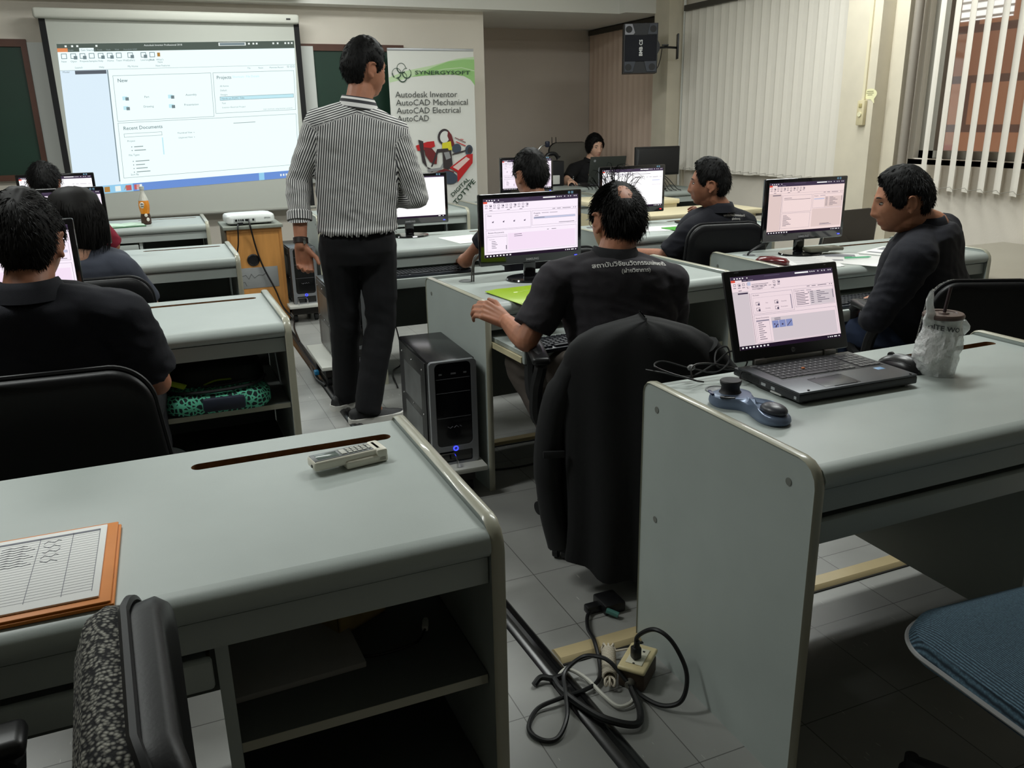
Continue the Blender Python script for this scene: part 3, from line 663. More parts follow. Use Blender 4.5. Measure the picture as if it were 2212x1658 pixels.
# ------------------------------------------------------------------ tower computers (origin below front right, front faces -y)
CPUB = mat('tower black metal', (34, 33, 36), .22, .35); CPUF = mat('tower gloss front', (12, 12, 14), .12, coat=.5); CPUS = mat('tower silver trim', (150, 152, 156), .32, .6)
SIDE = mat('scuffed side metal', (66, 66, 66), .3, .55, var=.35, vscale=14, stretch=(1, 6, .5))
RING = glow('blue power ring', (50, 60, 255), 3.); CLEARP = mat('bare panel', (96, 98, 98), .3, .4, var=.3, vscale=9)
def make_tower(label, loc, rz):
    t = thing('tower_computer', label, 'computer', loc, rz, 'black tower computers'); w, d, h = .185, .45, .415
    mb = MB(); mb.rbox(0, w, .012, d, 0, h, .004); mb.build('case', CPUB, t)
    mb = MB(); mb.rbox(-.0045, 0, .04, d-.012, .012, h-.012, .002); mb.build('side_panel', SIDE, t)
    mb = MB()
    for y0, y1, z0, z1 in ((.10, .36, .20, .34), (.10, .36, .03, .17)): mb.box(-.0052, -.0044, y0, y1, z0, z1)
    mb.build('panel_patch', CLEARP, t, smooth=0)
    mb = MB()
    for y in (.075, .23, .385):
        for z in (.37, .19, .03): mb.ell((-.006, y, z), (.003, .004, .004), 8, 6)
    mb.build('screws', CHROME, t)
    mb = MB(); out = rrect(0, 0, w, h, .014); inn = rrect(.021, .075, w-.021, h-.006, .02); inn2 = rrect(.024, .008, w-.024, .055, .006)
    mb.prism(out, [inn, inn2], (0, .012, 0), (1, 0, 0), (0, 0, 1), .020, 0); mb.build('silver_bezel', CPUS, t)
    mb = MB(); mb.prism(rrect(.02, .074, w-.02, h-.005, .018), [], (0, .012, 0), (1, 0, 0), (0, 0, 1), .016); mb.prism(rrect(.022, .006, w-.022, .056, .006), [], (0, .012, 0), (1, 0, 0), (0, 0, 1), .012); f = mb.build('front_panel', CPUF, t)
    mb = MB()
    for z in (.345, .29, .19): mb.box(.026, w-.026, -.0046, -.0039, z, z+.0016)
    for x, wd in ((.038, .012), (.085, .02), (.135, .012)): mb.box(x, x+wd, -.0046, -.0039, .362, .368)
    mb.build('drive_lines', mat('faint grey print', (104, 104, 108), .4), t)
    mb = MB(); mb.tube([(.065, -.0045, .155), (.075, -.0045, .148), (.085, -.0045, .155)], .0012, 5); mb.tube([(.09, -.0045, .149), (.10, -.0045, .156), (.108, -.0045, .149)], .0012, 5); mb.tube([(.113, -.0045, .156), (.12, -.0045, .15)], .0012, 5)
    mb.build('front_logo', mat('faint grey print', (104, 104, 108), .4), t)
    mb = MB(); n = 24; c = V((w/2, -.0095, .065)); mb.tube([c+V((cos(2*pi*k/n)*.0085, 0, sin(2*pi*k/n)*.0085)) for k in range(n+1)], .0022, 6, caps=False); mb.build('power_button', RING, t)
    return t
STB = mat('white stand board', (206, 206, 198), .5); STD = mat('dark stand base', (40, 36, 34), .7)
def make_stand(label, loc, rz, w=.25, d=.54):
    t = thing('computer_stand', label, 'stand', loc, rz, 'low wheeled computer stands')
    mb = MB(); mb.rbox(-.05, w-.05, -.07, d-.07, .115, .135, .003); mb.build('board', STB, t)
    mb = MB(); mb.box(-.02, w-.08, .0, d-.12, .055, .115); mb.build('plinth', STD, t, smooth=0)
    mb = MB(); mb.tube([(.02, -.045, .136), (.02, -.05, .165), (.02, -.005, .18), (.085, -.005, .18), (.085, -.05, .165), (.085, -.045, .136)], .004, 6); mb.build('wire_stop', CHROME, t)
    for x in (.0, w-.1):
        for y in (.03, d-.16):
            mb = MB(); mb.cyl((x-.012, y, .028), (x+.012, y, .028), .028, n=16); mb.box(x-.008, x+.008, y-.01, y+.01, .03, .056); mb.build('wheel', BLKM, t)
make_stand('white stand under the nearest tower computer', (.865, 2.86, 0), rad(-2)); make_tower('nearest black tower computer with silver trim and blue power ring', (.865, 2.86, .1355), rad(-2))
make_stand('white stand under the tower computer beside the presenter legs', (.79, 4.50, 0), rad(-1)); make_tower('tower computer standing left of the presenter legs', (.835, 4.53, .1355), rad(-1))
make_stand('white stand right of the wooden cabinet', (.885, 6.22, 0), rad(0)); make_tower('far tower computer right of the wooden cabinet', (.88, 6.22, .1355), rad(0))
# ------------------------------------------------------------------ projection screen
t = thing('projection_screen', 'large pulled down projection screen showing a software window', 'projection screen', (0, 7.75, 0))
mb = MB(); mb.rbox(-.63, 1.36, -.05, .05, 2.215, 2.29, .02, seg=3); mb.build('roller_housing', mat('screen housing', (216, 216, 206), .5), t)
mb = MB(); mb.rbox(1.25, 1.285, -.054, -.05, 2.245, 2.257, .001); mb.build('label_plate', BLKP, t)
mb = MB(); mb.box(-.575, 1.335, -.002, .002, .70, 2.23); cl = mb.build('screen_cloth', mat('screen cloth', (196, 198, 190), .9), t, smooth=0)
for x0, x1 in ((-.60, -.555), (1.315, 1.36)):
    mb = MB(); mb.box(x0, x1, -.0035, -.0022, .71, 2.23); mb.build('black_border', mat('screen border', (18, 18, 20), .8), t, smooth=0)
mb = MB(); mb.tube([(-.61, 0, .695), (1.37, 0, .695)], .013, 10); mb.build('bottom_bar', mat('screen bar', (150, 150, 142), .4), t)
PJ = [glow('pj '+n, c, k) for n, c, k in (('page', (238, 255, 255), 1.06), ('pane', (222, 240, 252), 1.0), ('bar', (92, 104, 96), .8), ('ink', (120, 136, 140), 1.), ('high', (196, 236, 246), 1.), ('orange', (226, 142, 92), 1.), ('task', (112, 150, 220), .95), ('icon', (236, 244, 240), 1.), ('line', (146, 160, 160), 1.), ('cyan', (150, 206, 238), 1.), ('slate', (92, 98, 106), 1.), ('brown', (176, 132, 70), 1.), ('red', (196, 96, 96), 1.))]
TL, TR, BL, BR = V((-.503, 0, 2.035)), V((1.307, 0, 2.087)), V((-.552, 0, .888)), V((1.262, 0, .965))
def PP(u, v, l): a = TL.lerp(TR, u); b = BL.lerp(BR, u); q = a.lerp(b, v); return V((q.x, -.0045-.0003*l, q.z))
mb = MB()
def R(u0, v0, u1, v1, m, l=1): mb.add([PP(u0, v1, l), PP(u1, v1, l), PP(u1, v0, l), PP(u0, v0, l)], [(0, 1, 2, 3)], m)
def B(u0, v0, u1, v1, w=.0016, m=8, l=2):
    h = w*1.6; R(u0, v0, u1, v0+h, m, l); R(u0, v1-h, u1, v1, m, l); R(u0, v0, u0+w, v1, m, l); R(u1-w, v0, u1, v1, m, l)
def T(s, u, v, z, m=3, b=0.):
    vs, fs = text_geo(s, 'LEFT', b); mb.add([PP(u+x*z*.62, v-y*z, 3) for x, y in vs], fs, m)
R(0, 0, 1, 1, 0, 0); R(0, 0, 1, .052, 2); R(0, .028, .04, .052, 5, 2); R(.085, .028, .142, .055, 0, 2)
T('Get Started', .09, .048, .02); T('Autodesk Inventor Professional 2018', .345, .022, .017, 7); R(.66, .006, .78, .028, 7, 2); R(.665, .009, .775, .025, 3, 3)
for u in (.03, .055, .075, .15, .79, .81, .825, .90, .92, .955, .97, .985): R(u, .010, u+.008, .022, 7, 2)
for u, s in ((.04, 'Model'), (.155, 'Tools'), (.19, 'Vault'), (.225, 'Web'), (.26, 'Autodesk A360')): T(s, u, .046, .014, 8)
R(0, .17, .19, .95, 1, 1)
for k, s in enumerate(('New', 'Open', 'Projects', 'Samples', 'Help', 'Home', 'Team Web', 'Gallery', 'Learning Path', 'Back')):
    u = .012+k*.036+(.018 if k > 7 else 0)+(.01 if k > 6 else 0); B(u, .062, u+.022, .096, .0025, 3, 2); T(s, u-.002, .118, .017)
    if k % 3: R(u+.012, .078, u+.026, .10, 3, 2)
R(.396, .066, .408, .092, 11, 2); T("What's", .39, .118, .017); T('New', .395, .134, .017)
for u, s in ((.06, 'Launch'), (.155, 'Help'), (.27, 'My Home'), (.385, 'New Features')): T(s, u, .158, .017)
R(0, .168, 1, .170, 8, 1); T('Model', .01, .185, .017); R(.058, .172, .182, .196, 10, 2); R(.185, .172, .189, .925, 3, 2)
for u, s in ((.78, 'Tile'), (.83, 'Reset'), (.88, 'Maximize Recent')): T(s, u, .190, .015)
for u in (.962, .976, .988): B(u, .176, u+.008, .188, .0012, 3, 2)
B(.205, .21, .617, .515); B(.625, .21, .992, .495); B(.205, .525, .992, .905)
T('New', .222, .255, .034, 3, .01); T('Projects', .64, .255, .032, 3, .01); T('Shortcuts  File Details', .71, .25, .022, 4)
for u, v, s in ((.325, .365, 'Part'), (.50, .362, 'Assembly'), (.318, .43, 'Drawing'), (.49, .43, 'Presentation')): T(s, u, v, .02)
for u, v in ((.235, .35), (.425, .35), (.235, .415), (.425, .415)): R(u, v, u+.02, v+.025, 4, 2); R(u+.012, v+.006, u+.026, v+.028, 3, 3)
for v, s in ((.31, 'All Active'), (.34, 'Default'), (.37, 'Designs')): T(s, .652, v, .016, 3)
R(.648, .378, .985, .405, 4, 2); B(.648, .378, .985, .405, .0015, 3, 3); T('Hands on POMC Title', .655, .398, .018); T('Test', .655, .43, .016, 3); T('Inventor Electrical Project', .655, .46, .016, 8); T('User shortcuts using Inventor projects', .84, .485, .014, 8)
T('Recent Documents', .225, .575, .034, 3, .01); B(.225, .60, .385, .625, .0015, 8)
T('Project', .236, .658, .018); T('File Types', .236, .755, .018); T('Sort By', .236, .91-.02, .018)
for k, v in enumerate((.69, .715, .79, .815, .84, .865)): R(.25, v, .254, v+.006, 3, 2); R(.262, v, .30+.01*(k % 3), v+.006, 8, 2)
R(.382, .64, .387, .76, 4, 2); T('Thumbnail View  v', .45, .622, .016); T('Unpinned View  v', .453, .655, .016); R(.70, .567, .80, .571, 8, 2)
R(0, .945, 1, 1, 6, 1); R(.0, .945, .24, 1, 9, 2); R(.8, .945, .825, 1, 9, 2)
for k, m in enumerate((7, 11, 7, 12, 7)): R(.075+k*.045, .955, .098+k*.045, .992, m, 3)
T('A', .157+.045, .985, .045, 11); R(.245, .955, .268, .99, 12, 3)
for k in range(7): R(.90+k*.013, .966, .907+k*.013, .982, 7, 2)
mb.build('projected_picture', PJ, cl, smooth=0, clean=False)

# ------------------------------------------------------------------ green boards on the front wall
BRD = mat('green chalkboard', (14, 50, 36), .5, var=.12, vscale=3); FRW = mat('brown board frame', (84, 50, 36), .5, var=.1, vscale=9); WBD = mat('white board strip', (206, 208, 204), .35)
for x0, x1, lb in ((-2.55, -.72, 'dark green chalkboard with brown frame at the left edge'), (1.36, 2.30, 'dark green chalkboard part between the screen and the banner')):
    t = thing('chalkboard', lb, 'chalkboard', (0, 7.895, 0), 0, 'green chalkboards')
    mb = MB(); mb.box(x0, x1, -.025, 0, 1.06, 2.06); mb.build('writing_surface', BRD, t, smooth=0)
    mb = MB(); mb.box(x0, x1, -.04, 0, 2.02, 2.075); mb.box(x0, x1, -.05, 0, 1.02, 1.065); mb.box(x0, x0+.04, -.0401, 0, 1.065, 2.02); mb.box(x1-.04, x1, -.0401, 0, 1.065, 2.02)
    mb.build('frame', FRW, t, smooth=0)
for x0, x1, d, lb in ((-.72, -.52, -.02, 'pale board strip between the left green chalkboard and the projection screen'), (1.28, 1.48, -.055, 'pale board strip between the projection screen and the dark board by the presenter head')):
    t = thing('whiteboard_strip', lb, 'whiteboard', (0, 7.8995, 0)); mb = MB(); mb.box(x0, x1, d, 0, .9, 2.055); mb.build('panel', WBD, t, smooth=0)
t = thing('wall_switch', 'small grey switch plate beside the banner', 'switch', (2.95, 7.9, 1.36)); 
mb = MB(); mb.rbox(-.03, .03, -.012, 0, 0, .12, .004); mb.build('plate', mat('switch plate', (140, 132, 116), .4), t); mb = MB(); mb.rbox(-.012, .008, -.016, -.0125, .05, .075, .001); mb.build('rocker', WHITEP, t)

# ------------------------------------------------------------------ roll up banner
BN = [mat('banner white', (226, 226, 220), .5), mat('banner green', (152, 200, 124), .5), mat('banner pale green', (196, 220, 176), .5), mat('banner ink', (62, 64, 62), .5), mat('banner deep green', (36, 66, 48), .5), mat('kart red', (196, 34, 38), .4), mat('kart dark', (54, 44, 48), .5), mat('kart maroon', (112, 30, 34), .5), mat('kart yellow', (224, 214, 40), .5), mat('kart tyre', (62, 74, 90), .5), mat('kart grey', (150, 150, 152), .4), mat('kart highlight', (236, 206, 200), .4), mat('banner blue', (60, 110, 150), .5)]
t = thing('roll_up_banner', 'white and green roll up banner with a red go kart picture and CAD lettering', 'banner', (2.08, 7.62, 0), rad(-1))
mb = MB(); wB, hB = .80, 2.02
mb.box(0, wB, 0, .003, .08, hB); bn = mb.build('printed_sheet', BN[0], t, smooth=0)
mb = MB(); lay = 0
def bp(pts, m):
    global lay
    lay += 1; y = -.0004-.00012*lay
    tri = tessellate_polygon([[V((x, z, 0)) for x, z in pts]]); mb.add([(x, y, z) for x, z in pts], [tuple(q) for q in tri], m)
def S(x, z): return ((x-20)*.001033, 2.02-(z-25)*.001033)
def sp(pts, m): bp([S(*p) for p in pts], m)
def el(cx, cz, rx, rz, m, rot=0., n=20):
    sp([(cx+rx*cos(2*pi*k/n)*cos(rot)-rz*sin(2*pi*k/n)*sin(rot), cz+rx*cos(2*pi*k/n)*sin(rot)+rz*sin(2*pi*k/n)*cos(rot)) for k in range(n)], m)
def ln(a, b, w, m):
    d = V((b[0]-a[0], b[1]-a[1])).normalized(); q = (-d.y*w, d.x*w); sp([(a[0]+q[0], a[1]+q[1]), (b[0]+q[0], b[1]+q[1]), (b[0]-q[0], b[1]-q[1]), (a[0]-q[0], a[1]-q[1])], m)
edge = [(30, 290), (120, 272), (230, 245), (360, 232), (520, 225), (650, 228), (720, 245), (770, 275), (800, 320)]
sp([(30, 310)]+[(20, 250), (180, 195), (420, 150), (640, 95), (800, 78)]+[(800, 320)]+edge[::-1][1:], 2)
sp([(220, 245), (420, 165), (560, 118), (700, 100), (800, 100), (800, 315), (760, 268), (700, 238), (600, 226), (450, 228), (330, 235)], 1)
sp([(400, 200), (520, 178), (680, 165), (800, 190), (800, 198), (680, 172), (520, 185)], 2)
for cx, cz, a0 in ((135, 175, 0), (180, 215, 1), (140, 245, 2), (90, 215, 3)):
    n = 26; q = [(cx+38*cos(2*pi*k/n), cz+40*sin(2*pi*k/n)) for k in range(n)]
    for k in range(n):
        if (k/n*4+a0) % 4 > .35: w = 2.2+2.2*(sin(2*pi*k/n) > .2); ln(q[k], q[(k+1) % n], w, 4)
def tx(s, x, z, size, m, dx=(1, 0, 0), dz=(0, 0, 1), b=0., al='LEFT'):
    o = S(x, z); mb.text(s, (o[0], -.013, o[1]), dx, dz, size, m, al, b)
def tw(s, x0, x1, z, hgt, m, b=0.):
    vs, _ = text_geo(s, 'LEFT', b); w = max(v[0] for v in vs); sz = hgt*.001033/.69; tx(s, x0, z, sz, m, ((x1-x0)*.001033/(w*sz), 0, 0), b=b)
tw('SYNERGYSOFT', 250, 755, 225, 30, 4, .012)
mb.build('logo_and_swoosh', BN, bn, smooth=0, clean=False); mb = MB()
for k, (s_, x1) in enumerate((('Autodesk Inventor', 628), ('AutoCAD Mechanical', 724), ('AutoCAD Electrical', 652), ('AutoCAD', 358))): tw(s_, 66+k*2, x1, 412+k*66, 49, 3)
r2 = .7071
def td(s, x0, z0, x1, z1, hgt, m, b):
    vs, _ = text_geo(s, 'LEFT', b); w = max(v[0] for v in vs); sz = hgt*.001033/.69; d = V((x1-x0, 0, z0-z1)); L_ = d.length*.001033; d.normalize(); k = L_/(w*sz); tx(s, x0, z0, sz, m, tuple(d*k), (-d.z, 0, d.x), b)
mb.build('product_list', BN, bn, smooth=0, clean=False); mb = MB()
td('DIGITAL', 548, 1275, 720, 1128, 34, 4, .015); td('PROTOTYPE', 470, 1455, 776, 1148, 42, 4, .015)
mb.build('slogan', BN, bn, smooth=0, clean=False); mb = MB()
tx('iz', 765, 1565, .045, 3); tx('k', 765, 1620, .045, 12)
mb.build('footer_print', BN, bn, smooth=0, clean=False); mb = MB()
# go kart
sp([(225, 815), (330, 785), (395, 780), (402, 825), (330, 850), (240, 860)], 5)
el(490, 745, 58, 68, 6, .3); el(495, 748, 43, 52, 0, .3); sp([(530, 690), (560, 730), (590, 830), (555, 830), (520, 740)], 7)
sp([(470, 800), (550, 785), (560, 860), (520, 880), (465, 870)], 8)
sp([(250, 765), (295, 780), (300, 900), (320, 1000), (390, 1030), (360, 1050), (280, 960)], 6); sp([(300, 830), (370, 840), (420, 900), (410, 980), (350, 960), (310, 900)], 7)
sp([(420, 850), (520, 845), (530, 865), (430, 880), (370, 1000), (355, 1000)], 6)
sp([(320, 1020), (440, 1010), (490, 940), (510, 950), (450, 1030), (330, 1045)], 10)
el(605, 850, 42, 42, 9); el(720, 865, 36, 44, 9, .2); el(725, 868, 20, 30, 6, .2)
ln((600, 790), (690, 830), 4, 5); ln((640, 770), (670, 775), 3, 5); ln((590, 755), (690, 800), 3, 7); ln((560, 900), (690, 870), 6, 6)
sp([(470, 870), (550, 860), (560, 990), (520, 1030), (470, 1010)], 6); sp([(480, 880), (530, 875), (545, 930), (500, 945)], 10)
sp([(330, 1070), (480, 1020), (570, 1050), (560, 1120), (360, 1130)], 7); el(520, 1100, 85, 55, 9, .25)
sp([(530, 1015), (700, 905), (755, 900), (750, 980), (600, 1145), (600, 1060)], 5); sp([(560, 1010), (690, 925), (725, 945), (610, 1040)], 11)
mb.build('kart_picture', BN, bn, smooth=0, clean=False)
mb = MB(); mb.rbox(-.02, wB+.02, -.10, .10, 0, .08, .02); mb.build('base', SILV, t); mb = MB(); mb.rbox(0, wB, -.004, .010, hB-.01, hB+.012, .003); mb.build('top_rail', SILV, t)

# ------------------------------------------------------------------ wall speaker
SPK = mat('speaker cabinet', (22, 23, 28), .5); SPG = mat('speaker grille', (18, 20, 30), .8, bump=.3, bscale=900)
t = thing('wall_speaker', 'black loudspeaker on a bracket on the cream pillar', 'loudspeaker', (4.20, 7.18, 1.805), rad(-27))
mb = MB(); mb.prism([(0, 0), (.31, 0), (.31, .16), (.33, .20), (.33, .24), (.31, .28), (.31, .425), (0, .425)], [], (0, .0, 0), (1, 0, 0), (0, 0, 1), -.24); mb.build('cabinet', SPK, t, smooth=0)
mb = MB(); mb.rbox(.012, .30, -.012, 0, .10, .325, .006); mb.build('grille', SPG, t)
mb = MB(); mb.prism([(.01, .33), (.085, .33), (.10, .345), (.075, .42), (.01, .42)], [], (0, -.003, 0), (1, 0, 0), (0, 0, 1), .006); mb.build('silver_plate', mat('speaker plate', (142, 142, 150), .4), t, smooth=0)
for q in ([(.215, .33), (.30, .33), (.30, .42), (.235, .42)], [(.01, .01), (.085, .01), (.11, .10), (.01, .10)], [(.215, .01), (.30, .01), (.30, .10), (.19, .10)]):
    mb = MB(); mb.prism(q, [], (0, -.003, 0), (1, 0, 0), (0, 0, 1), .006); mb.build('dark_plate', mat('speaker dark plate', (48, 52, 62), .45), t, smooth=0)
for x, z in ((.045, .375), (.265, .375), (.045, .05), (.262, .05)):
    mb = MB(); mb.cyl((x, -.010, z), (x, -.003, z), .03, .028, 20); mb.build('port', BLKM, t)
mb = MB(); mb.x = Matrix.Translation((.155, -.0125, .215)) @ Matrix.Rotation(-pi/2, 4, 'Y'); mb.text('BMB CS', (0, 0, -.015), (1, 0, 0), (0, 0, 1), .042, align='CENTER', bold=.03); mb.build('badge', mat('badge white', (220, 220, 220), .5), t, smooth=0)
mb = MB(); mb.tube([(.32, .1, .22), (.40, .12, .225), (.50, .15, .22)], .010, 8); mb.rbox(.36, .42, .10, .13, .235, .25, .004); mb.rbox(.50, .515, .10, .20, .12, .34, .004); mb.build('bracket', BLKP, t)
mb = MB(); mb.tube(bez([(.36, .11, .21), (.35, .11, .13), (.33, .11, .06), (.31, .1, .03)], 6), .004, 6); mb.build('cable', BLKP, t)

# ------------------------------------------------------------------ switch box, sticker, trunking on the near pillar
CRM = mat('old cream plastic', (212, 200, 164), .4)
t = thing('switch_box', 'cream switch box on the pillar below a thin cable duct', 'switch', (4.78, 4.785, 1.325))
mb = MB(); mb.rbox(-.03, 0, -.033, .033, 0, .17, .006); mb.build('housing', CRM, t)
mb = MB(); mb.cyl((-.03, .0, .075), (-.038, .0, .075), .016, n=20); mb.build('dial', mat('pale dial', (232, 226, 190), .4), t); mb = MB(); mb.rbox(-.034, -.03, -.014, .014, .12, .148, .002); mb.build('rocker', mat('shaded cream', (180, 166, 116), .4), t)
t = thing('cable_duct', 'thin cream cable duct running up the pillar above the switch box', 'cable duct', (4.78, 4.785, 1.497)); mb = MB(); mb.box(-.014, 0, -.012, .012, 0, 1.38); mb.build('duct', mat('duct cream', (226, 216, 186), .5), t, smooth=0)
t = thing('speech_bubble_sticker', 'pale yellow speech bubble sticker beside the switch box', 'sticker', (4.78, 4.735, 1.535)); pts = [(.062*cos(2*pi*k/24), .036*sin(2*pi*k/24)) for k in range(24)]; pts[14:16] = [(-.04, -.033), (-.045, -.065), (-.012, -.037)]
pts = [(-x, z) for x, z in pts]
mb = MB(); mb.prism(pts, [], (-.001, 0, 0), (0, -1, 0), (0, 0, 1), .001); s = mb.build('paper', mat('pale yellow paper', (238, 234, 190), .8), t, smooth=0)
mb = MB()
for z, w in ((.016, .03), (.004, .034), (-.008, .022)): mb.box(-.0027, -.0022, -w, w, z, z+.005)
mb.build('print', mat('faded print', (150, 146, 110), .8), s, smooth=0)
t = thing('drain_pipe', 'grey pipe with a valve running up beside the near pillar', 'pipe', (4.93, 4.53, 0)); mb = MB(); mb.tube([(0, 0, .9), (0, 0, 2.88)], .03, 14); mb.build('pipe', mat('grey pipe', (150, 142, 132), .45), t); mb = MB(); mb.tube([(-.05, .05, 1.0), (0, 0, .98), (0, .0, .9)], .022, 8); mb.cyl((-.06, .02, 1.02), (-.02, .02, 1.02), .03, n=12); mb.build('valve', mat('tarnished brass', (120, 108, 86), .4, .6), t)
t = thing('cable_pipe', 'thin white pipe running up the far pillar edge', 'pipe', (4.955, 7.33, 0)); mb = MB(); mb.tube([(0, 0, .1), (0, 0, 2.88)], .014, 10); mb.build('pipe', WHITEP, t)

# ------------------------------------------------------------------ wooden cabinet and projector
WOOD = mat('yellow brown veneer', (196, 138, 72), .5, var=.1, vscale=5, stretch=(6, 6, .6)); DKW = mat('worn dark edge', (104, 92, 74), .6, var=.15, vscale=20)
t = thing('wooden_cabinet', 'yellow brown wooden cabinet with the projector on top', 'cabinet', (.455, 6.3, 0))
mb = MB(); mb.box(0, .395, .012, .40, .02, .70); mb.build('body', DKW, t, smooth=0)
mb = MB(); mb.box(.03, .375, -.001, .011, .05, .675); mb.build('panel', WOOD, t, smooth=0)
mb = MB(); mb.box(.012, .03, -.006, .012, .02, .70); mb.box(.375, .395, -.006, .012, .02, .70); mb.box(.03, .375, -.006, .012, .675, .70); mb.build('frame', mat('veneer frame', (182, 126, 66), .5), t, smooth=0)
mb = MB(); mb.rbox(-.01, .405, -.03, .42, .70, .722, .004); mb.build('top', mat('worn grey top', (130, 134, 124), .6, var=.2, vscale=12), t)
mb = MB(); mb.lathe([(.041, 0), (.044, .006), (.036, .010), (.033, .004), (.001, .002)], n=24); mb.v = [V((v.x+.175, -.0012-v.z, v.y+.475)) for v in mb.v]; mb.build('cable_hole', BLKP, t)
mb = MB(); mb.rbox(.03, .34, -.004, -.0015, .27, .42, .001); ph = mb.build('notice_sheet', mat('grey sheet', (138, 140, 140), .6), t); mb = MB(); mb.tube([(.08, -.005, .36), (.11, -.005, .37), (.13, -.005, .34), (.15, -.005, .375), (.17, -.005, .345), (.20, -.005, .365), (.23, -.005, .36), (.26, -.005, .38)], .0015, 4); mb.tube([(.07, -.005, .31), (.10, -.005, .32), (.11, -.005, .29)], .0015, 4); mb.build('drawn_line', mat('graphite', (80, 80, 80), .6), ph)
t = thing('projector', 'white projector on the wooden cabinet', 'projector', (.645, 6.46, .7225), rad(3))
def rr3(w, d, h, z0, sc=1.): return
mb = MB(); rings = []
for z, s in ((.012, .93), (.02, .985), (.045, 1.0), (.062, .985), (.072, .93), (.076, .80)): rings.append([V((x*s, y*s, z)) for x, y in rrect(-.17, -.13, .17, .13, .045, 6)])
mb.loft(rings); mb.build('casing', mat('projector white', (236, 240, 238), .35), t)
mb = MB(); mb.rbox(-.125, .03, -.1315, -.125, .020, .052, .003); mb.build('port_panel', mat('port grey', (196, 200, 198), .5), t)
for k, (x, w) in enumerate(((-.115, .016), (-.092, .008), (-.078, .008), (-.066, .012), (-.045, .03), (.005, .014))):
    mb = MB(); mb.rbox(x, x+w, -.1335, -.131, .03, .045, .002); mb.build('port', BLKP, t)
mb = MB(); mb.text('EPSON', (.09, -.1312, .04), (1, 0, 0), (0, 0, 1), .014, bold=.01); mb.build('logo', mat('logo grey', (90, 94, 96), .5), t, smooth=0)
mb = MB(); mb.rbox(-.10, -.062, -.135, -.127, .002, .022, .002); mb.build('power_inlet', BLKP, t)
for x in (-.13, .13):
    mb = MB(); mb.cyl((x, -.09, 0), (x, -.09, .014), .014, n=12); mb.build('foot', BLKM, t)
CAB = mat('black cable', (16, 16, 18), .4)
t = thing('video_cable', 'black cable hanging from the projector across the wooden cabinet', 'cable'); mb = MB(); mb.tube(bez([(.63, 6.325, .76), (.63, 6.27, .73), (.65, 6.282, .60), (.67, 6.283, .50), (.70, 6.282, .40), (.76, 6.275, .25), (.80, 6.26, .12), (.86, 6.2, .03), (.83, 6.0, .012), (.80, 5.6, .008)], 8), .006, 6); mb.build('cord', CAB, t)
t = thing('power_cable', 'black power cable hanging left of the projector', 'cable'); mb = MB(); mb.tube(bez([(.555, 6.32, .735), (.545, 6.255, .72), (.535, 6.26, .60), (.50, 6.27, .42), (.52, 6.27, .2), (.54, 6.25, .05), (.6, 6.2, .01)], 8), .005, 6); mb.build('cord', CAB, t)

# ------------------------------------------------------------------ far left desk: bottle and notebook
t = thing('drink_bottle', 'orange drink bottle with black lower label on the far left desk', 'bottle', (-.045, 6.54, .7505))
mb = MB(); mb.lathe([(.028, 0), (.034, .006), (.034, .05), (.029, .075), (.034, .10), (.037, .13), (.033, .165), (.022, .20), (.013, .222), (.013, .24)], n=28, m=[0, 0, 0, 1, 1, 1, 2, 2, 2])
mb.build('bottle_body', [mat('dark brown label', (64, 44, 34), .35), mat('orange drink', (226, 140, 40), .25, coat=.4), mat('clear neck', (206, 204, 194), .15)], t)
mb = MB(); mb.cyl((0, 0, .24), (0, 0, .262), .016, n=20); mb.build('cap', mat('pale cap', (196, 200, 196), .4), t)
mb = MB(); mb.ell((-.012, -.033, .135), (.017, .005, .022), 14, 8); mb.ell((.004, -.033, .065), (.011, .003, .012), 12, 6); mb.ell((.012, -.031, .035), (.012, .004, .014), 12, 6); lb = mb.build('label_patch', mat('white label', (232, 226, 214), .5), t)
mb = MB(); mb.text('IN', (-.012, -.039, .138), (1, 0, 0), (0, 0, 1), .017, align='CENTER', bold=.03); mb.text('INK', (-.012, -.039, .123), (1, 0, 0), (0, 0, 1), .012, align='CENTER', bold=.03); mb.build('lettering', BLKP, lb, smooth=0)
PAP = mat('white paper', (240, 240, 238), .8); GREENF = mat('green folder card', (74, 160, 52), .45); LIME = mat('lime green card', (176, 214, 36), .3, coat=.3)
t = thing('notebook', 'open pale notebook with dark green cover beside the bottle', 'notebook', (-.20, 6.48, .7505), rad(8)); mb = MB(); mb.rbox(-.14, .14, -.1, .1, 0, .006, .002); mb.build('cover', mat('dark green cover', (30, 96, 52), .5), t)
mb = MB(); mb.loft([[V((x, -.095, z0)), V((x, .095, z0)), V((x, .095, z1)), V((x, -.095, z1))] for x, z0, z1 in ((-.135, .0065, .010), (-.07, .0065, .017), (-.01, .0065, .012), (.0, .0065, .009), (.01, .0065, .012), (.07, .0065, .016), (.135, .0065, .009))]); mb.build('pages', mat('pale green paper', (206, 232, 212), .8), t)

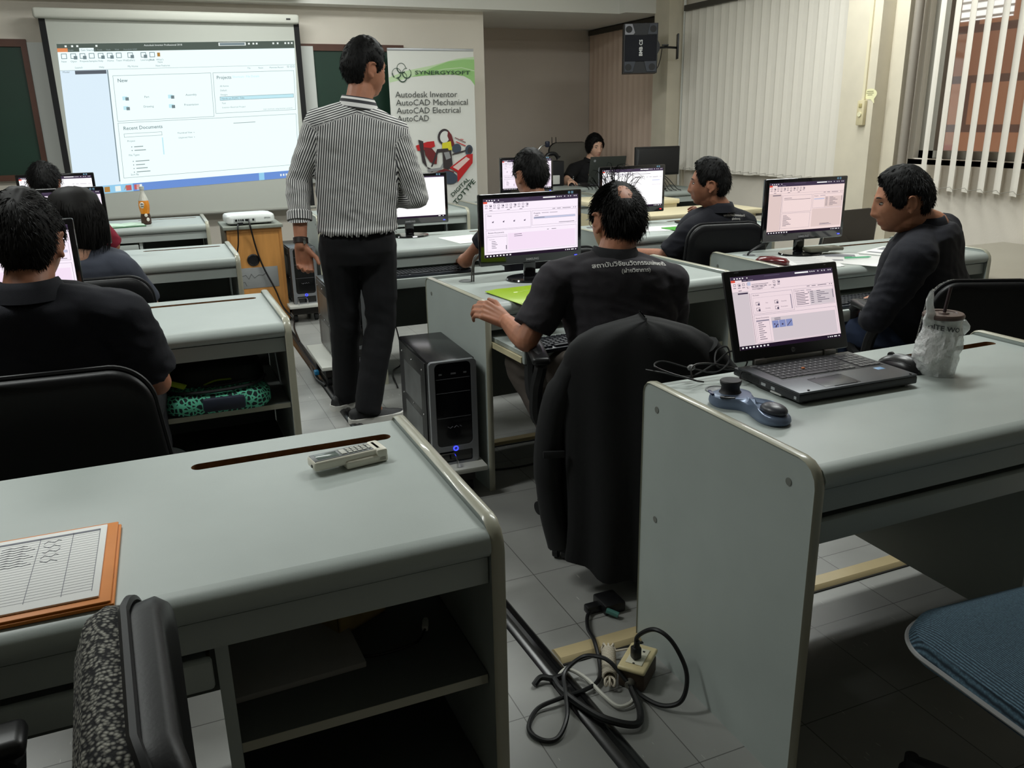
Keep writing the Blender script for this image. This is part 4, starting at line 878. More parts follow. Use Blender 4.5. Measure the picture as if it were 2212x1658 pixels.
# ------------------------------------------------------------------ lower left desk: remote, clipboard, shelf items
t = thing('remote_control', 'white air conditioner remote control in its holder on the lower left desk', 'remote control', (.290, 1.555, .7505), rad(9)); t.scale = (.92, .9, .82)
mb = MB(); mb.rbox(-.078, .078, -.026, .026, .010, .034, .006, seg=3); body = mb.build('body', mat('ivory plastic', (232, 228, 212), .35), t)
mb = MB(); mb.rbox(-.01, .086, -.033, .033, 0, .020, .005, seg=3); mb.rbox(.060, .086, -.033, .033, .0, .034, .006); mb.build('wall_holder', MATS['ivory plastic'], t)
mb = MB(); mb.rbox(-.075, .058, -.021, .021, .0335, .0349, .0008); fc = mb.build('face_plate', mat('remote grey face', (104, 108, 108), .35), t)
mb = MB(); mb.rbox(-.066, -.018, -.014, .014, .0349, .0353, .0002); mb.build('display', mat('remote lcd', (92, 104, 98), .15), fc)
mb = MB(); mb.rbox(-.012, .0, -.014, .014, .0349, .0368, .001)
for i in range(4):
    for j in range(3): mb.rbox(.004+i*.011, .0125+i*.011, -.015+j*.0105, -.0065+j*.0105, .0349, .0368, .001)
mb.rbox(.049, .055, -.014, .004, .0349, .0368, .001); mb.cyl((.052, .010, .0349), (.052, .010, .0368), .004, n=12); mb.build('buttons', mat('remote buttons', (196, 196, 186), .4), fc)
mb = MB(); mb.cyl((-.0795, -.008, .02), (-.078, -.008, .02), .004, n=12); mb.build('emitter', BLKP, t)
t = thing('clipboard', 'orange clipboard holding a signed attendance sheet, cut by the left edge', 'clipboard', (-.27, 1.32, .7505), rad(-1))
mb = MB(); mb.rbox(-.18, .148, -.135, .135, 0, .006, .002); mb.rbox(-.18, .144, -.132, .138, .006, .010, .002); mb.build('orange_board', mat('orange card', (222, 132, 44), .5, var=.06, vscale=12), t)
mb = MB(); mb.rbox(-.19, .128, -.118, .126, .0102, .0135, .0008); sh = mb.build('sheet', PAP, t)
mb = MB(); z = .0137; y1 = .112
mb.box(-.19, .118, y1-.006, y1, z, z+.0002)
for k in range(24): yy = .10-k*.0085; mb.box(-.19, .118, yy, yy+.0005, z, z+.0001)
for x in (-.10, -.03, .03, .078, .118): mb.box(x-.0004, x+.0004, -.10, y1, z, z+.0002)
for k in range(9):
    yy = .092-k*.0085
    for x in (-.095, -.025): mb.tube([(x+.002+.006*j, yy+.0016*((j*7+k*3) % 3-1), z) for j in range(7+(k % 3))], .0006, 4)
    if k % 2 == 0: mb.tube([(.037+.005*j, yy+.004*((j*5+k) % 3-1), z) for j in range(6)], .0006, 4)
mb.build('print', mat('pencil grey print', (120, 122, 132), .7), sh, smooth=0)
t = thing('tissue_box', 'torn yellowish cardboard box on the shelf of the lower left desk', 'box', (.25, 1.49, .455), rad(28)); mb = MB(); mb.prism([(-.06, 0), (.06, 0), (.06, .09), (-.06, .09)], [], (0, -.055, 0), (1, 0, 0), (0, 0, 1), -.004); mb.box(-.06, -.056, -.055, .055, 0, .09); mb.box(.056, .06, -.055, .055, 0, .09); mb.box(-.06, .06, .051, .055, 0, .10); mb.box(-.06, .06, -.055, .055, 0, .004); mb.box(-.06, -.02, -.055, .055, .09, .093); mb.build('carton', mat('yellow card', (172, 150, 96), .7, var=.15, vscale=15), t, smooth=0)
mb = MB(); mb.text('A4S8', (-.035, -.0555, .05), (1, 0, 0), (0, 0, 1), .026); mb.build('print', mat('faded box print', (80, 70, 50), .7), t, smooth=0)
t = thing('paper_stack', 'stack of grey paper and card on the shelf of the lower left desk', 'papers', (.115, 1.43, .4538), rad(2)); mb = MB(); mb.rbox(-.105, .13, -.13, .10, 0, .012, .002); st = mb.build('loose_sheets', mat('grey paper', (178, 176, 172), .8), t)
mb = MB(); mb.x = Matrix.Translation((-.02, .06, .014)) @ Matrix.Rotation(rad(38), 4, 'X'); mb.rbox(-.085, .12, -.01, .15, 0, .008, .002); mb.build('leaning_card', mat('grey board', (150, 148, 142), .7), st)
t = thing('loose_adapter', 'small white cable plug on a black lead inside the lower left desk shelf', 'plug', (.385, 1.38, .4538), rad(70)); mb = MB(); mb.rbox(-.014, .014, -.006, .006, 0, .011, .002); mb.rbox(.014, .02, -.004, .004, .001, .010, .001); mb.build('plug', WHITEP, t); mb = MB(); mb.tube(bez([(-.014, 0, .005), (-.06, .02, .005), (-.09, .10, .004), (-.07, .16, .004)], 6), .0025, 6); mb.build('lead', CAB, t)
# ------------------------------------------------------------------ laptop on the lower right desk
LAPG = mat('gunmetal laptop', (92, 94, 98), .38, .5, bump=.02, bscale=500); LAPD = mat('dark laptop base', (44, 45, 48), .45); LKEY = mat('laptop keycap', (34, 34, 37), .5)
t = thing('laptop', 'open dark laptop with pinkish screen on the lower right desk', 'laptop', (1.520, 1.565, .7505), rad(-1.5))
mb = MB(); mb.rbox(-.182, .182, -.128, .128, .006, .026, .004); b = mb.build('base', LAPD, t)
mb = MB(); mb.rbox(-.181, .181, -.127, .112, .0255, .031, .002); dk = mb.build('palm_deck', LAPG, t)
mb = MB(); mb.rbox(-.150, .168, -.028, .088, .0302, .0316, .0006); mb.build('key_well', LKEY, dk)
mb = MB()
for r in range(6):
    y0 = .070-r*.0185; n = 15 if r < 5 else 9
    for k in range(19):
        if r == 5 and 4 <= k <= 8: continue
        if k == 14: continue
        x0 = -.147+k*.0165
        mb.rbox(x0, x0+.0150, y0, y0+(.0168 if r else .012), .0316, .0336, .0015, seg=1)
mb.rbox(-.081, -.001, -.0225, -.0057, .0316, .0336, .0015, seg=1); mb.build('keycaps', mat('keycap charcoal', (52, 52, 55), .45), dk)
mb = MB()
for r in range(5):
    for k in range(13):
        if r == 4 and k > 3: continue
        x0 = -.143+k*.0165; y0 = .075-r*.0185; mb.box(x0+.003, x0+.0065, y0+.003, y0+.0075, .0337, .03385)
mb.build('key_legends', mat('pale legends', (150, 150, 150), .6), dk, smooth=0)
mb = MB(); mb.ell((-.045, .024, .0345), (.005, .005, .003), 12, 8); mb.build('pointing_stick', mat('orange rubber', (206, 112, 56), .6), dk)
mb = MB(); mb.rbox(-.095, .012, -.116, -.052, .0309, .0316, .0003); mb.rbox(-.07, .005, -.051, -.045, .0309, .0318, .0003); mb.build('touchpad', mat('touchpad grey', (70, 72, 76), .35), dk)
mb = MB(); mb.box(-.094, .011, -.0505, -.049, .031, .0316); mb.tube([(-.07, -.118, .0313), (.0, -.118, .0313), (.004, -.104, .0313)], .0008, 4); mb.build('touchpad_line', BLKP, dk, smooth=0)
mb = MB(); mb.rbox(.122, .146, -.058, -.040, .0309, .0313, .0001); mb.build('blue_sticker', mat('blue sticker', (126, 170, 216), .4), dk)
mb = MB(); mb.box(-.15, -.13, .097, .103, .031, .0313); mb.box(.11, .165, .099, .1015, .031, .0314); mb.build('status_marks', mat('status grey', (160, 162, 164), .4), dk, smooth=0)
for x, y in ((-.15, -.12), (.165, -.12)):
    mb = MB(); mb.cyl((x, y, .031), (x, y, .033), .003, n=10); mb.build('rubber_stop', BLKP, dk)
mb = MB()
for k in range(14): mb.box(-.1826, -.1818, .022+k*.005, .0245+k*.005, .010, .024)
mb.build('vent', BLKP, b, smooth=0)
for y, w, nm in ((-.005, .017, 'port'), (-.04, .014, 'port'), (-.118, .008, 'port'), (.10, .012, 'port')):
    mb = MB(); mb.box(-.1826, -.1818, y, y+w, .012, .019); mb.build(nm, SILV if y < .09 else BLKP, b, smooth=0)
for x in (-.15, .15):
    for y in (-.11, .10):
        mb = MB(); mb.cyl((x, y, 0), (x, y, .007), .009, n=12); mb.build('foot', BLKP, t)
for x0, x1 in ((-.130, -.092), (.098, .136)):
    mb = MB(); mb.rbox(x0, x1, .106, .122, .026, .045, .004); mb.build('hinge', mat('hinge silver', (138, 136, 130), .35, .7), t)
mb = MB(); mb.rbox(-.091, .097, .112, .120, .027, .043, .003); mb.build('hinge_cover', MATS['hinge silver'], t)
LM = Matrix.Translation((0, .118, .036)) @ Matrix.Rotation(rad(-19), 4, 'X')
mb = MB(); mb.x = LM; mb.rbox(-.186, .186, -.004, .006, .004, .243, .006); ld = mb.build('lid', mat('lid black', (22, 21, 23), .42), t)
mb = MB(); mb.x = LM; ui(mb, flatP(-.166, .226, .332, .192, -.0043), 'laptop'); mb.build('screen', UI_L, ld, smooth=0, clean=False)
mb = MB(); mb.x = LM; n = 24; mb.cyl((.0, -.0052, .019), (.0, -.0042, .019), .0065, n=24); mb.build('badge', mat('badge grey', (128, 128, 132), .35, .5), ld)
mb = MB(); mb.x = LM; mb.text('hp', (0, -.0054, .0165), (1, 0, 0), (.2, 0, 1), .0105, align='CENTER', bold=.02); mb.build('logo', BLKP, ld, smooth=0)
mb = MB(); mb.x = LM; mb.box(-.152, -.138, -.0046, -.0042, .236, .2375); mb.box(.14, .146, -.0046, -.0042, .235, .237); mb.build('lid_mark', SILV, ld, smooth=0)

# ------------------------------------------------------------------ 3D controller left of the laptop
SMB = mat('steel blue plastic', (112, 126, 150), .35, .35)
t = thing('knob_controller', 'steel blue hand controller with black knob left of the laptop', 'controller', (1.207, 1.512, .7505), rad(2)); t.scale = (.86, .84, .9)
def outline(z, s, dx=0):
    C0 = [(.0, .075), (.036, .068), (.058, .045), (.060, .012), (.044, -.018), (.034, -.05), (.036, -.09), (.040, -.14), (.032, -.185), (.0, -.205), (-.030, -.19), (-.040, -.155), (-.030, -.11), (-.018, -.07), (-.024, -.04), (-.046, -.015), (-.060, .012), (-.056, .046), (-.034, .068)]
    P = bez([(x, y, 0) for x, y in C0+C0[:1]], 3)[:-1]; c = V((0, -.05, 0))
    return [c+(p-c)*s+V((0, 0, z(p.y) if callable(z) else z)) for p in P]
top = lambda k: (lambda y: (.030 if y > -.02 else (.030-.006*min(1, (-.02-y)/.05)+(.014*exp(-((y+.125)/.035)**2))))*k)
mb = MB(); mb.loft([outline(.0, .94), outline(.004, .985), outline(lambda y: .009, 1.0), outline(top(.62), .985), outline(top(.86), .94), outline(top(.97), .84), outline(top(1.0), .6), outline(top(1.0), .2)]); mb.build('body', SMB, t)
mb = MB(); mb.lathe([(.030, .026), (.031, .030), (.026, .036), (.025, .046), (.029, .054), (.030, .060), (.028, .063), (.020, .0635), (.001, .061)], (0, .025, 0), 36); mb.build('knob', mat('black rubber', (22, 22, 25), .55), t)
mb = MB(); mb.ell((.002, -.150, .030), (.030, .042, .0165), 24, 12); mb.build('palm_pad', mat('dark palm pad', (56, 58, 66), .35), t)
for (x, y, a, w, m_) in ((-.050, .045, 70, .016, 'indigo button'), (-.043, -.008, -35, .014, 'black key'), (-.036, -.018, -35, .016, 'black key')):
    mb = MB(); mb.x = Matrix.Translation((x, y, .0275)) @ Matrix.Rotation(rad(a), 4, 'Z'); mb.rbox(-w, w, -.005, .005, 0, .005, .002); mb.build('button', mat(m_, (46, 50, 96) if 'indigo' in m_ else (26, 26, 30), .3), t)
mb = MB(); mb.text('3D', (-.022, .058, .0312), (1, .3, 0), (-.3, 1, 0), .012); mb.build('logo', SILV, t, smooth=0)

# mouse right of the laptop
t = thing('computer_mouse', 'black mouse between the laptop and the bagged drink', 'mouse', (1.785, 1.56, .7505), rad(10))
mb = MB(); rings = []
for y, w, h in ((-.064, .002, .006), (-.060, .022, .018), (-.045, .031, .031), (-.015, .033, .039), (.015, .031, .037), (.042, .029, .029), (.058, .024, .018), (.064, .004, .008)):
    rings.append([V((w*cos(a), y, max(0, h*sin(a)) if sin(a) > 0 else .0)) for a in [2*pi*k/20 for k in range(20)]])
mb.loft(rings); ms = mb.build('body', mat('mouse black', (20, 20, 22), .3), t)
mb = MB(); rings = [[V((w*.84*cos(a), y, h*1.02*max(.62, sin(a)))) for a in [pi*k/14 for k in range(15)]] for y, w, h in ((-.04, .031, .0325), (-.015, .033, .0393), (.015, .031, .0375), (.04, .029, .030))]
mb.loft(rings, cap=False); mb.build('top_shell', mat('mouse grey', (60, 62, 66), .35), ms)
mb = MB(); mb.cyl((-.004, .034, .030), (.004, .034, .030), .009, n=16); mb.build('scroll_wheel', BLKM, ms)
# tangled cable behind the controller
t = thing('mouse_cable', 'tangled black cable bundled behind the controller on the desk edge', 'cable'); Zd = .7505
mb = MB(); pts = [(1.20, 1.66, Zd+.02), (1.16, 1.71, Zd+.03), (1.13, 1.745, Zd+.045), (1.165, 1.76, Zd+.05), (1.23, 1.73, Zd+.03), (1.29, 1.70, Zd+.02), (1.34, 1.715, Zd+.04), (1.35, 1.74, Zd+.07), (1.32, 1.745, Zd+.06), (1.30, 1.71, Zd+.03), (1.36, 1.69, Zd+.02), (1.385, 1.70, Zd+.045), (1.355, 1.73, Zd+.06), (1.30, 1.73, Zd+.03), (1.22, 1.72, Zd+.012), (1.14, 1.735, Zd+.03), (1.11, 1.755, Zd+.035)]
mb.tube(bez(pts, 8), .0023, 6); mb.tube(bez([(1.24, 1.685, Zd+.004), (1.20, 1.675, Zd+.02), (1.215, 1.70, Zd+.045), (1.28, 1.715, Zd+.04), (1.36, 1.70, Zd+.015), (1.34, 1.60, Zd+.006), (1.345, 1.50, Zd+.005), (1.34, 1.47, Zd+.012)], 8), .0023, 6); mb.tube(bez([(1.31, 1.63, Zd+.01), (1.33, 1.645, Zd+.03), (1.35, 1.60, Zd+.02), (1.345, 1.54, Zd+.006), (1.355, 1.49, Zd+.005), (1.362, 1.475, Zd+.013)], 8), .0023, 6)
cb = mb.build('cord', CAB, t)
mb = MB(); mb.rbox(1.338, 1.362, 1.452, 1.476, Zd+.008, Zd+.016, .002); mb.build('usb_plug', CAB, t)
mb = MB(); mb.rbox(1.335, 1.353, 1.505, 1.545, Zd+.004, Zd+.009, .002); mb.build('cable_tag', mat('white tag', (200, 200, 196), .6), t); mb = MB(); mb.ell((1.225, 1.72, Zd+.035), (.012, .008, .008), 10, 6); mb.build('cable_tie', mat('shiny tie', (120, 120, 120), .2), t)

# ------------------------------------------------------------------ bagged iced drink
t = thing('drink_cup', 'iced coffee cup with brown lid and straw in a thin clear plastic bag', 'cup', (1.835, 1.495, .7505))
mb = MB(); mb.lathe([(.030, .003), (.033, .006), (.040, .09), (.046, .150)], n=32); mb.build('cup_body', mat('frosted cup', (222, 226, 220), .25, trans=.5, alpha=.75), t)
mb = MB(); mb.lathe([(.0285, .006), (.031, .04), (.037, .085), (.0385, .096), (.001, .0965)], n=28); mb.build('coffee', mat('milky coffee', (176, 150, 122), .4, var=.15, vscale=30), t)
mb = MB(); mb.lathe([(.048, .148), (.050, .150), (.050, .156), (.047, .160), (.034, .1605), (.032, .158), (.014, .158), (.012, .161), (.001, .161)], n=36); mb.build('lid', mat('brown lid', (82, 64, 58), .35), t)
mb = MB(); mb.tube([(.0, 0, .10), (.004, .002, .16), (.022, .008, .222)], .0042, 10); mb.build('straw', mat('dark straw', (46, 30, 32), .35), t)
mb = MB(); vs, fs = text_geo('WHITE WO', 'CENTER', .03)
for x, y in vs: pass
ang = -2.52; mb.add([V(((.0465+.0015)*cos(ang+x*.019/.046), (.0465+.0015)*sin(ang+x*.019/.046), .124+y*.017-.006*(x*.019/.046))) for x, y in vs], fs); mb.build('printed_name', mat('cup print', (60, 62, 62), .5), t, smooth=0)
BAG = mat('thin plastic film', (250, 252, 251), .2, alpha=.6, bump=.9, bscale=60)
def crumple(ringf, zs, n=56, amp=.006, seed=0):
    rings = []
    for i, z in enumerate(zs):
        r, cx, cy = ringf(z); ring = []
        for j in range(n):
            a = 2*pi*j/n; q = V((cos(a)*3, sin(a)*3, z*45+seed)); d = 1+noise.noise(q)*amp/.05+abs(noise.noise(q*2.3))*amp/.07
            ring.append(V((cx+r*d*cos(a), cy+r*d*sin(a), z+noise.noise(q*1.7)*.004*(z > .01))))
        rings.append(ring)
    return rings
mb = MB(); zs = [.001+.006*k for k in range(24)]
mb.loft(crumple(lambda z: (.044+.010*sin(z*26)+.03*max(0, z-.075)*(1-abs(z-.11)/.06 if abs(z-.11) < .06 else 0)*10*.1, -.003-.006*sin(z*38), 0), zs), cap=False); bg = mb.build('plastic_bag', BAG, t, smooth=25, clean=False)
mb = MB(); rings = []                                       # twisted handle ear standing up at the left
for k in range(10):
    u = k/9; c = V((-.048-.016*u, -.004, .135+.082*u)); w = .017*(1-u)+.006+.003*sin(u*9); rings.append([c+V((w*cos(a)*(1+.25*noise.noise(V((cos(a)*2, u*6, 3)))), .4*w*sin(a), .004*noise.noise(V((a, u*9, 1)))+.012*cos(a)*u)) for a in [2*pi*j/16 for j in range(16)]])
mb.loft(rings, cap=False); mb.build('bag_handle', BAG, bg, smooth=25, clean=False); mb = MB(); rings = []
for k in range(7):
    u = k/6; c = V((.046+.022*sin(u*pi*.7), -.01, .142-.045*u)); w = .010+.012*sin(u*pi); rings.append([c+V((w*cos(a), .5*w*sin(a), .006*noise.noise(V((a, u*7, 5))))) for a in [2*pi*j/14 for j in range(14)]])
mb.loft(rings, cap=False); mb.build('bag_handle', BAG, bg, smooth=25, clean=False)

# ------------------------------------------------------------------ papers and small things on the other desks
t = thing('lime_folder', 'bright lime green folder on the desk beside the balding man', 'folder', (1.305, 2.915, .7512), rad(8)); mb = MB(); mb.x = Matrix.Identity(4)
mb.loft([[V((x, -.155, z)), V((x, .155, z+.004)), V((x, .155, z+.006)), V((x, -.155, z+.0015))] for x, z in ((-.11, .0), (-.06, .004), (.0, .002), (.07, .001), (.11, .0005))]); fo = mb.build('cover', LIME, t)
mb = MB(); mb.loft([[V((x, -.150, z)), V((x, .150, z)), V((x, .150, z+.003)), V((x, -.150, z+.003))] for x, z in ((-.105, -.0002), (.105, -.0002))]); mb.v = [V((v.x, v.y, max(.0003, v.z))) for v in mb.v]; mb.build('shade_layer', mat('folder shade', (40, 44, 22), .6), t)  # dark layer: the shade under the cover, put in as colour
mb = MB()
for k in range(4): mb.ell((-.03+.004*k, .06+.006*(k % 2), .0075), (.006, .006, .0006), 10, 4)
mb.box(-.01, .05, .066, .068, .007, .0075); mb.build('printed_mark', mat('pale print', (226, 240, 170), .5), fo, smooth=0)
def cables_up(x, y, pts, label, m=None):
    t = thing('screen_cable', label, 'cable'); mb = MB()
    for p in pts: mb.tube(bez(p, 6), .0035, 6)
    mb.build('cord', m or CAB, t)
GC = mat('grey cord', (92, 90, 84), .4)
cables_up(0, 0, [[(1.225, 3.315, .72), (1.226, 3.315, .78), (1.24, 3.34, .83), (1.27, 3.37, .855)], [(1.215, 3.315, .72), (1.218, 3.315, .79), (1.235, 3.335, .84), (1.255, 3.355, .855)]], 'grey cables rising from the desk hole behind the bright home page monitor', GC)
cables_up(0, 0, [[(2.66, 3.315, .72), (2.665, 3.31, .765), (2.74, 3.29, .81), (2.80, 3.27, .835)], [(2.655, 3.305, .72), (2.66, 3.30, .765), (2.735, 3.28, .805), (2.80, 3.26, .83)]], 'black cables bending out of the desk hole beside the red spectacle case')
t = thing('spectacle_case', 'dark red glossy spectacle case on the desk with loose papers', 'spectacle case', (2.592, 3.05, .7505), rad(-62)); mb = MB(); rings = []
for x, w, h in ((-.078, .004, .010), (-.074, .018, .020), (-.06, .026, .032), (0, .028, .038), (.06, .026, .032), (.074, .018, .020), (.078, .004, .010)): rings.append([V((x, w*cos(a), max(.0, .016+(h-.016)*sin(a) if sin(a) > 0 else .016+.016*sin(a)))) for a in [2*pi*k/20 for k in range(20)]])
mb.loft(rings); mb.build('case', mat('oxblood gloss', (96, 20, 26), .2, coat=.6), t); mb = MB(); mb.tube([(x, -.0285*(1-(abs(x)/.08)**4)**.5, .017) for x in [(-.076+.0076*k) for k in range(21)]], .001, 4); mb.build('seam', BLKP, t)
def sheet(name, label, x, y, rz, w, d, layers=1, group=None, marks=None, curl=.003):
    t = thing(name, label, 'paper', (x, y, .7507), rz, group); mb = MB()
    for k in range(layers): a = rad(7*k-4*(k > 0)); mb.x = Matrix.Translation((.012*k, .006*k, .0009*k)) @ Matrix.Rotation(a, 4, 'Z'); mb.loft([[V((xx*w, -d/2, z)), V((xx*w, d/2, z)), V((xx*w, d/2, z+.0006)), V((xx*w, -d/2, z+.0006))] for xx, z in ((-.5, .0), (-.2, .0002), (.2, .0002), (.45, .0004), (.5, curl*.5))])
    s = mb.build('sheet', PAP, t)
    if marks: mb = MB(); mb.x = Matrix.Translation((.012*(layers-1), .006*(layers-1), .0009*layers+.0006)) @ Matrix.Rotation(rad(7*(layers-1)-4*(layers > 1)), 4, 'Z'); marks(mb, w, d); mb.build('print', mat('grey print', (140, 142, 148), .7), s, smooth=0)
    return t
def lines(mb, w, d):
    for k in range(9): mb.box(-w*.42, w*(.2+.18*((k*3) % 2)), d*.4-k*d*.085, d*.4-k*d*.085+.002, 0, .0002)
def block(mb, w, d): mb.box(-w*.4, w*.4, d*.1, d*.38, 0, .0002); mb.box(-w*.4, w*.1, -d*.3, -d*.2, 0, .0002)
PG = 'loose papers on the right window desk'
sheet('paper_sheet', 'printed paper under the red spectacle case edge', 2.78, 3.02, rad(-28), .21, .29, 2, PG, lines)
sheet('paper_sheet', 'paper with a grey picture block below the monitor stand', 2.97, 3.04, rad(-40), .21, .29, 1, PG, block)
sheet('paper_sheet', 'white paper at the desk front edge under the green pen', 3.02, 2.93, rad(-62), .21, .29, 2, PG)
sheet('paper_sheet', 'paper with green and grey print partly under the arm of the man at right', 3.33, 3.06, rad(-70), .21, .29, 1, PG, block)
sheet('paper_sheet', 'blank white paper on the desk right of the presenter', 1.66, 4.60, rad(6), .22, .31, 1, None)
sheet('paper_sheet', 'white papers under the dark green folder', 2.86, 4.42, rad(-10), .30, .21, 2, None, lines)
t = thing('green_folder', 'dark green folder on white papers by the man resting his chin', 'folder', (3.02, 4.335, .7535), rad(4)); mb = MB(); mb.rbox(-.14, .14, -.09, .09, 0, .004, .001); mb.build('cover', GREENF, t); mb = MB(); mb.ell((-.03, .0, .0042), (.014, .010, .0004), 10, 4); mb.build('printed_mark', mat('pale mark', (190, 220, 180), .5), t)
t = thing('green_pen', 'clear green pen on the loose papers', 'pen', (3.02, 2.965, .7555), rad(-14)); mb = MB(); mb.cyl((-.065, 0, .004), (.055, 0, .004), .004, n=10); mb.cyl((.055, 0, .004), (.07, 0, .004), .004, .001, n=10); mb.build('barrel', mat('clear green plastic', (120, 206, 160), .2, coat=.4), t); mb = MB(); mb.rbox(-.07, -.03, -.0015, .0015, .008, .010, .0005); mb.build('clip', mat('pen clip', (60, 170, 110), .3), t)
t = thing('card_dock', 'pair of olive gadgets stacked on the monitor base at right', 'gadget', (2.99, 3.165, .7645), rad(-10)); mb = MB(); mb.rbox(-.085, .02, -.035, .045, 0, .022, .008); mb.build('body', mat('olive grey plastic', (92, 92, 78), .4), t); mb = MB(); mb.rbox(.0, .10, -.03, .05, .004, .020, .005); mb.build('phone', mat('olive phone', (104, 102, 88), .35), t); mb = MB(); mb.rbox(.012, .05, -.02, .03, .0201, .0208, .0003); mb.build('display', mat('grey display', (140, 140, 130), .2), t)
t = thing('mobile_phone', 'black phone lying on the desk behind the green folder', 'phone', (3.19, 4.60, .7505), rad(-20)); mb = MB(); mb.rbox(-.075, .075, -.036, .036, 0, .009, .004); mb.build('body', BLKM, t); mb = MB(); mb.rbox(-.066, .066, -.031, .031, .009, .0094, .0002); mb.build('display', mat('dark display', (14, 14, 16), .1), t)

# ------------------------------------------------------------------ instructor's things
t = thing('instructor_laptop', 'laptop with grey lid facing away, in front of the facing instructor', 'laptop', (4.33, 7.82, .7505), rad(176))
mb = MB(); mb.rbox(-.18, .18, -.125, .125, .003, .025, .004); mb.build('base', LAPD, t)
M = Matrix.Translation((0, .118, .026)) @ Matrix.Rotation(rad(-14), 4, 'X'); mb = MB(); mb.x = M; mb.rbox(-.20, .20, -.004, .006, .0, .275, .006); ld = mb.build('lid', mat('grey green lid', (62, 66, 62), .45), t)
mb = MB(); mb.x = M; mb.cyl((.15, .0058, .235), (.15, .0070, .235), .013, n=20); mb.build('badge', SILV, ld); mb = MB(); mb.x = M; mb.box(-.185, .185, -.0046, -.0042, .03, .26); mb.build('screen', glow('laptop glow', (200, 204, 214), .8), ld, smooth=0)
t = thing('gooseneck_microphone', 'gooseneck microphone beside the instructor', 'microphone', (3.66, 7.95, .7505)); mb = MB(); mb.rbox(-.06, .06, -.05, .05, 0, .03, .01); mb.build('base', BLKM, t)
mb = MB(); mb.tube(bez([(0, 0, .03), (-.01, 0, .22), (.0, 0, .33), (.05, 0, .40), (.11, 0, .415)], 8), .006, 8); mb.build('neck', CHROME, t); mb = MB(); mb.rbox(.10, .145, -.02, .02, .39, .45, .012); mb.build('head', mat('dark blue plastic', (30, 36, 56), .4), t)
t = thing('desk_telephone', 'black telephone set on a box beside the instructor', 'telephone', (3.86, 8.04, .7505)); mb = MB(); mb.rbox(-.10, .12, -.08, .08, 0, .25, .01); mb.build('box', BLKM, t); mb = MB(); mb.tube(bez([(-.08, -.04, .28), (-.04, -.04, .32), (.03, -.04, .32), (.07, -.04, .28)], 6), [.03]+[.02]*17+[.03], 10); mb.build('handset', BLKP, t); mb = MB(); mb.rbox(-.08, .06, -.10, -.081, .02, .11, .006); mb.build('white_panel', WHITEP, t)
t = thing('camera_unit', 'small white and dark webcam unit by the turned away monitor', 'webcam', (4.32, 6.95, .7505)); mb = MB(); mb.lathe([(.04, 0), (.045, .02), (.03, .05), (.022, .10)], n=20); mb.build('foot', mat('olive grey', (120, 116, 100), .4), t); mb = MB(); mb.ell((0, 0, .13), (.04, .035, .035), 16, 10); mb.build('head', BLKP, t); mb = MB(); mb.rbox(-.03, .03, -.04, .0, .15, .18, .01); mb.build('cap', WHITEP, t)
t = thing('instructor_mouse', 'dark mouse under the hand of the instructor', 'mouse', (4.03, 7.90, .7505)); mb = MB(); mb.ell((0, 0, .0), (.03, .055, .034), 16, 10); mb.v = [V((v.x, v.y, max(0, v.z))) for v in mb.v]; mb.build('body', BLKP, t)
t = thing('data_cable', 'dark cables hanging over the front of the instructor desk', 'cable'); mb = MB()
for k in range(4): mb.tube(bez([(4.06+.03*k, 7.84, .756), (4.05+.035*k, 7.70, .758), (4.06+.04*k, 7.572, .74), (4.04+.05*k, 7.57, .62-.02*k), (4.08+.04*k, 7.565, .5)], 8), .004, 6)
mb.build('cord', CAB, t)

# ------------------------------------------------------------------ floor: trunking, cords, socket
TRK = mat('black rubber trunking', (20, 20, 21), .22); TANT = mat('tan floor trunking', (190, 172, 132), .35, var=.06, vscale=10)
t = thing('floor_trunking', 'black rubber cable trunking running along the aisle floor', 'cable trunking'); mb = MB(); prof = [(-.032, 0), (-.022, .010), (-.008, .013), (-.006, .010), (.006, .010), (.008, .013), (.022, .010), (.032, 0)]
mb.loft([[V((x+u, y, z)) for u, z in prof] for x, y in ((.855, .75), (.834, 1.315), (.812, 2.0), (.79, 3.0), (.778, 4.0), (.78, 5.5), (.78, 6.2))]); mb.build('strip', TRK, t)
TT = 'tan floor trunkings across the room'
for (x0, x1, y, lb) in ((.855, 3.6, 1.755, 'tan cable trunking on the floor under the lower right desk'), (.83, 3.5, 3.30, 'tan cable trunking on the floor behind the jacketed chair'), (-1.2, .40, .80, 'tan cable trunking on the floor beneath the lower left desk')):
    t = thing('cross_trunking', lb, 'cable trunking', (0, y, 0), 0, TT); mb = MB(); mb.loft([[V((x, u, z)) for u, z in ((-.036, .0), (-.034, .004), (-.022, .0125), (.02, .0125), (.032, .004), (.034, 0))] for x in (x0, x1)]); mb.build('strip', TANT, t); mb = MB(); mb.box(x0, x1, -.043, -.0362, .0, .003); mb.build('edge_strip', mat('near black strip', (26, 24, 20), .9), t, smooth=0)  # thin near-black strip along the front edge of the trunking
BX = mat('brown bakelite box', (74, 60, 48), .6, var=.15, vscale=30)
t = thing('socket_box', 'cream power socket on a brown box standing on the floor', 'power socket', (1.007, 1.587, 0), rad(-50)); mb = MB(); mb.rbox(-.036, .036, -.052, .052, 0, .052, .008); mb.build('box', BX, t)
mb = MB(); mb.rbox(-.037, .037, -.058, .058, .0525, .066, .006, seg=3); fp = mb.build('face_plate', mat('cream socket plate', (222, 206, 160), .35, var=.08, vscale=25), t); mb = MB(); mb.rbox(-.022, .022, -.036, .036, .066, .0685, .002); mb.build('insert', mat('ivory insert', (230, 226, 206), .3), fp)
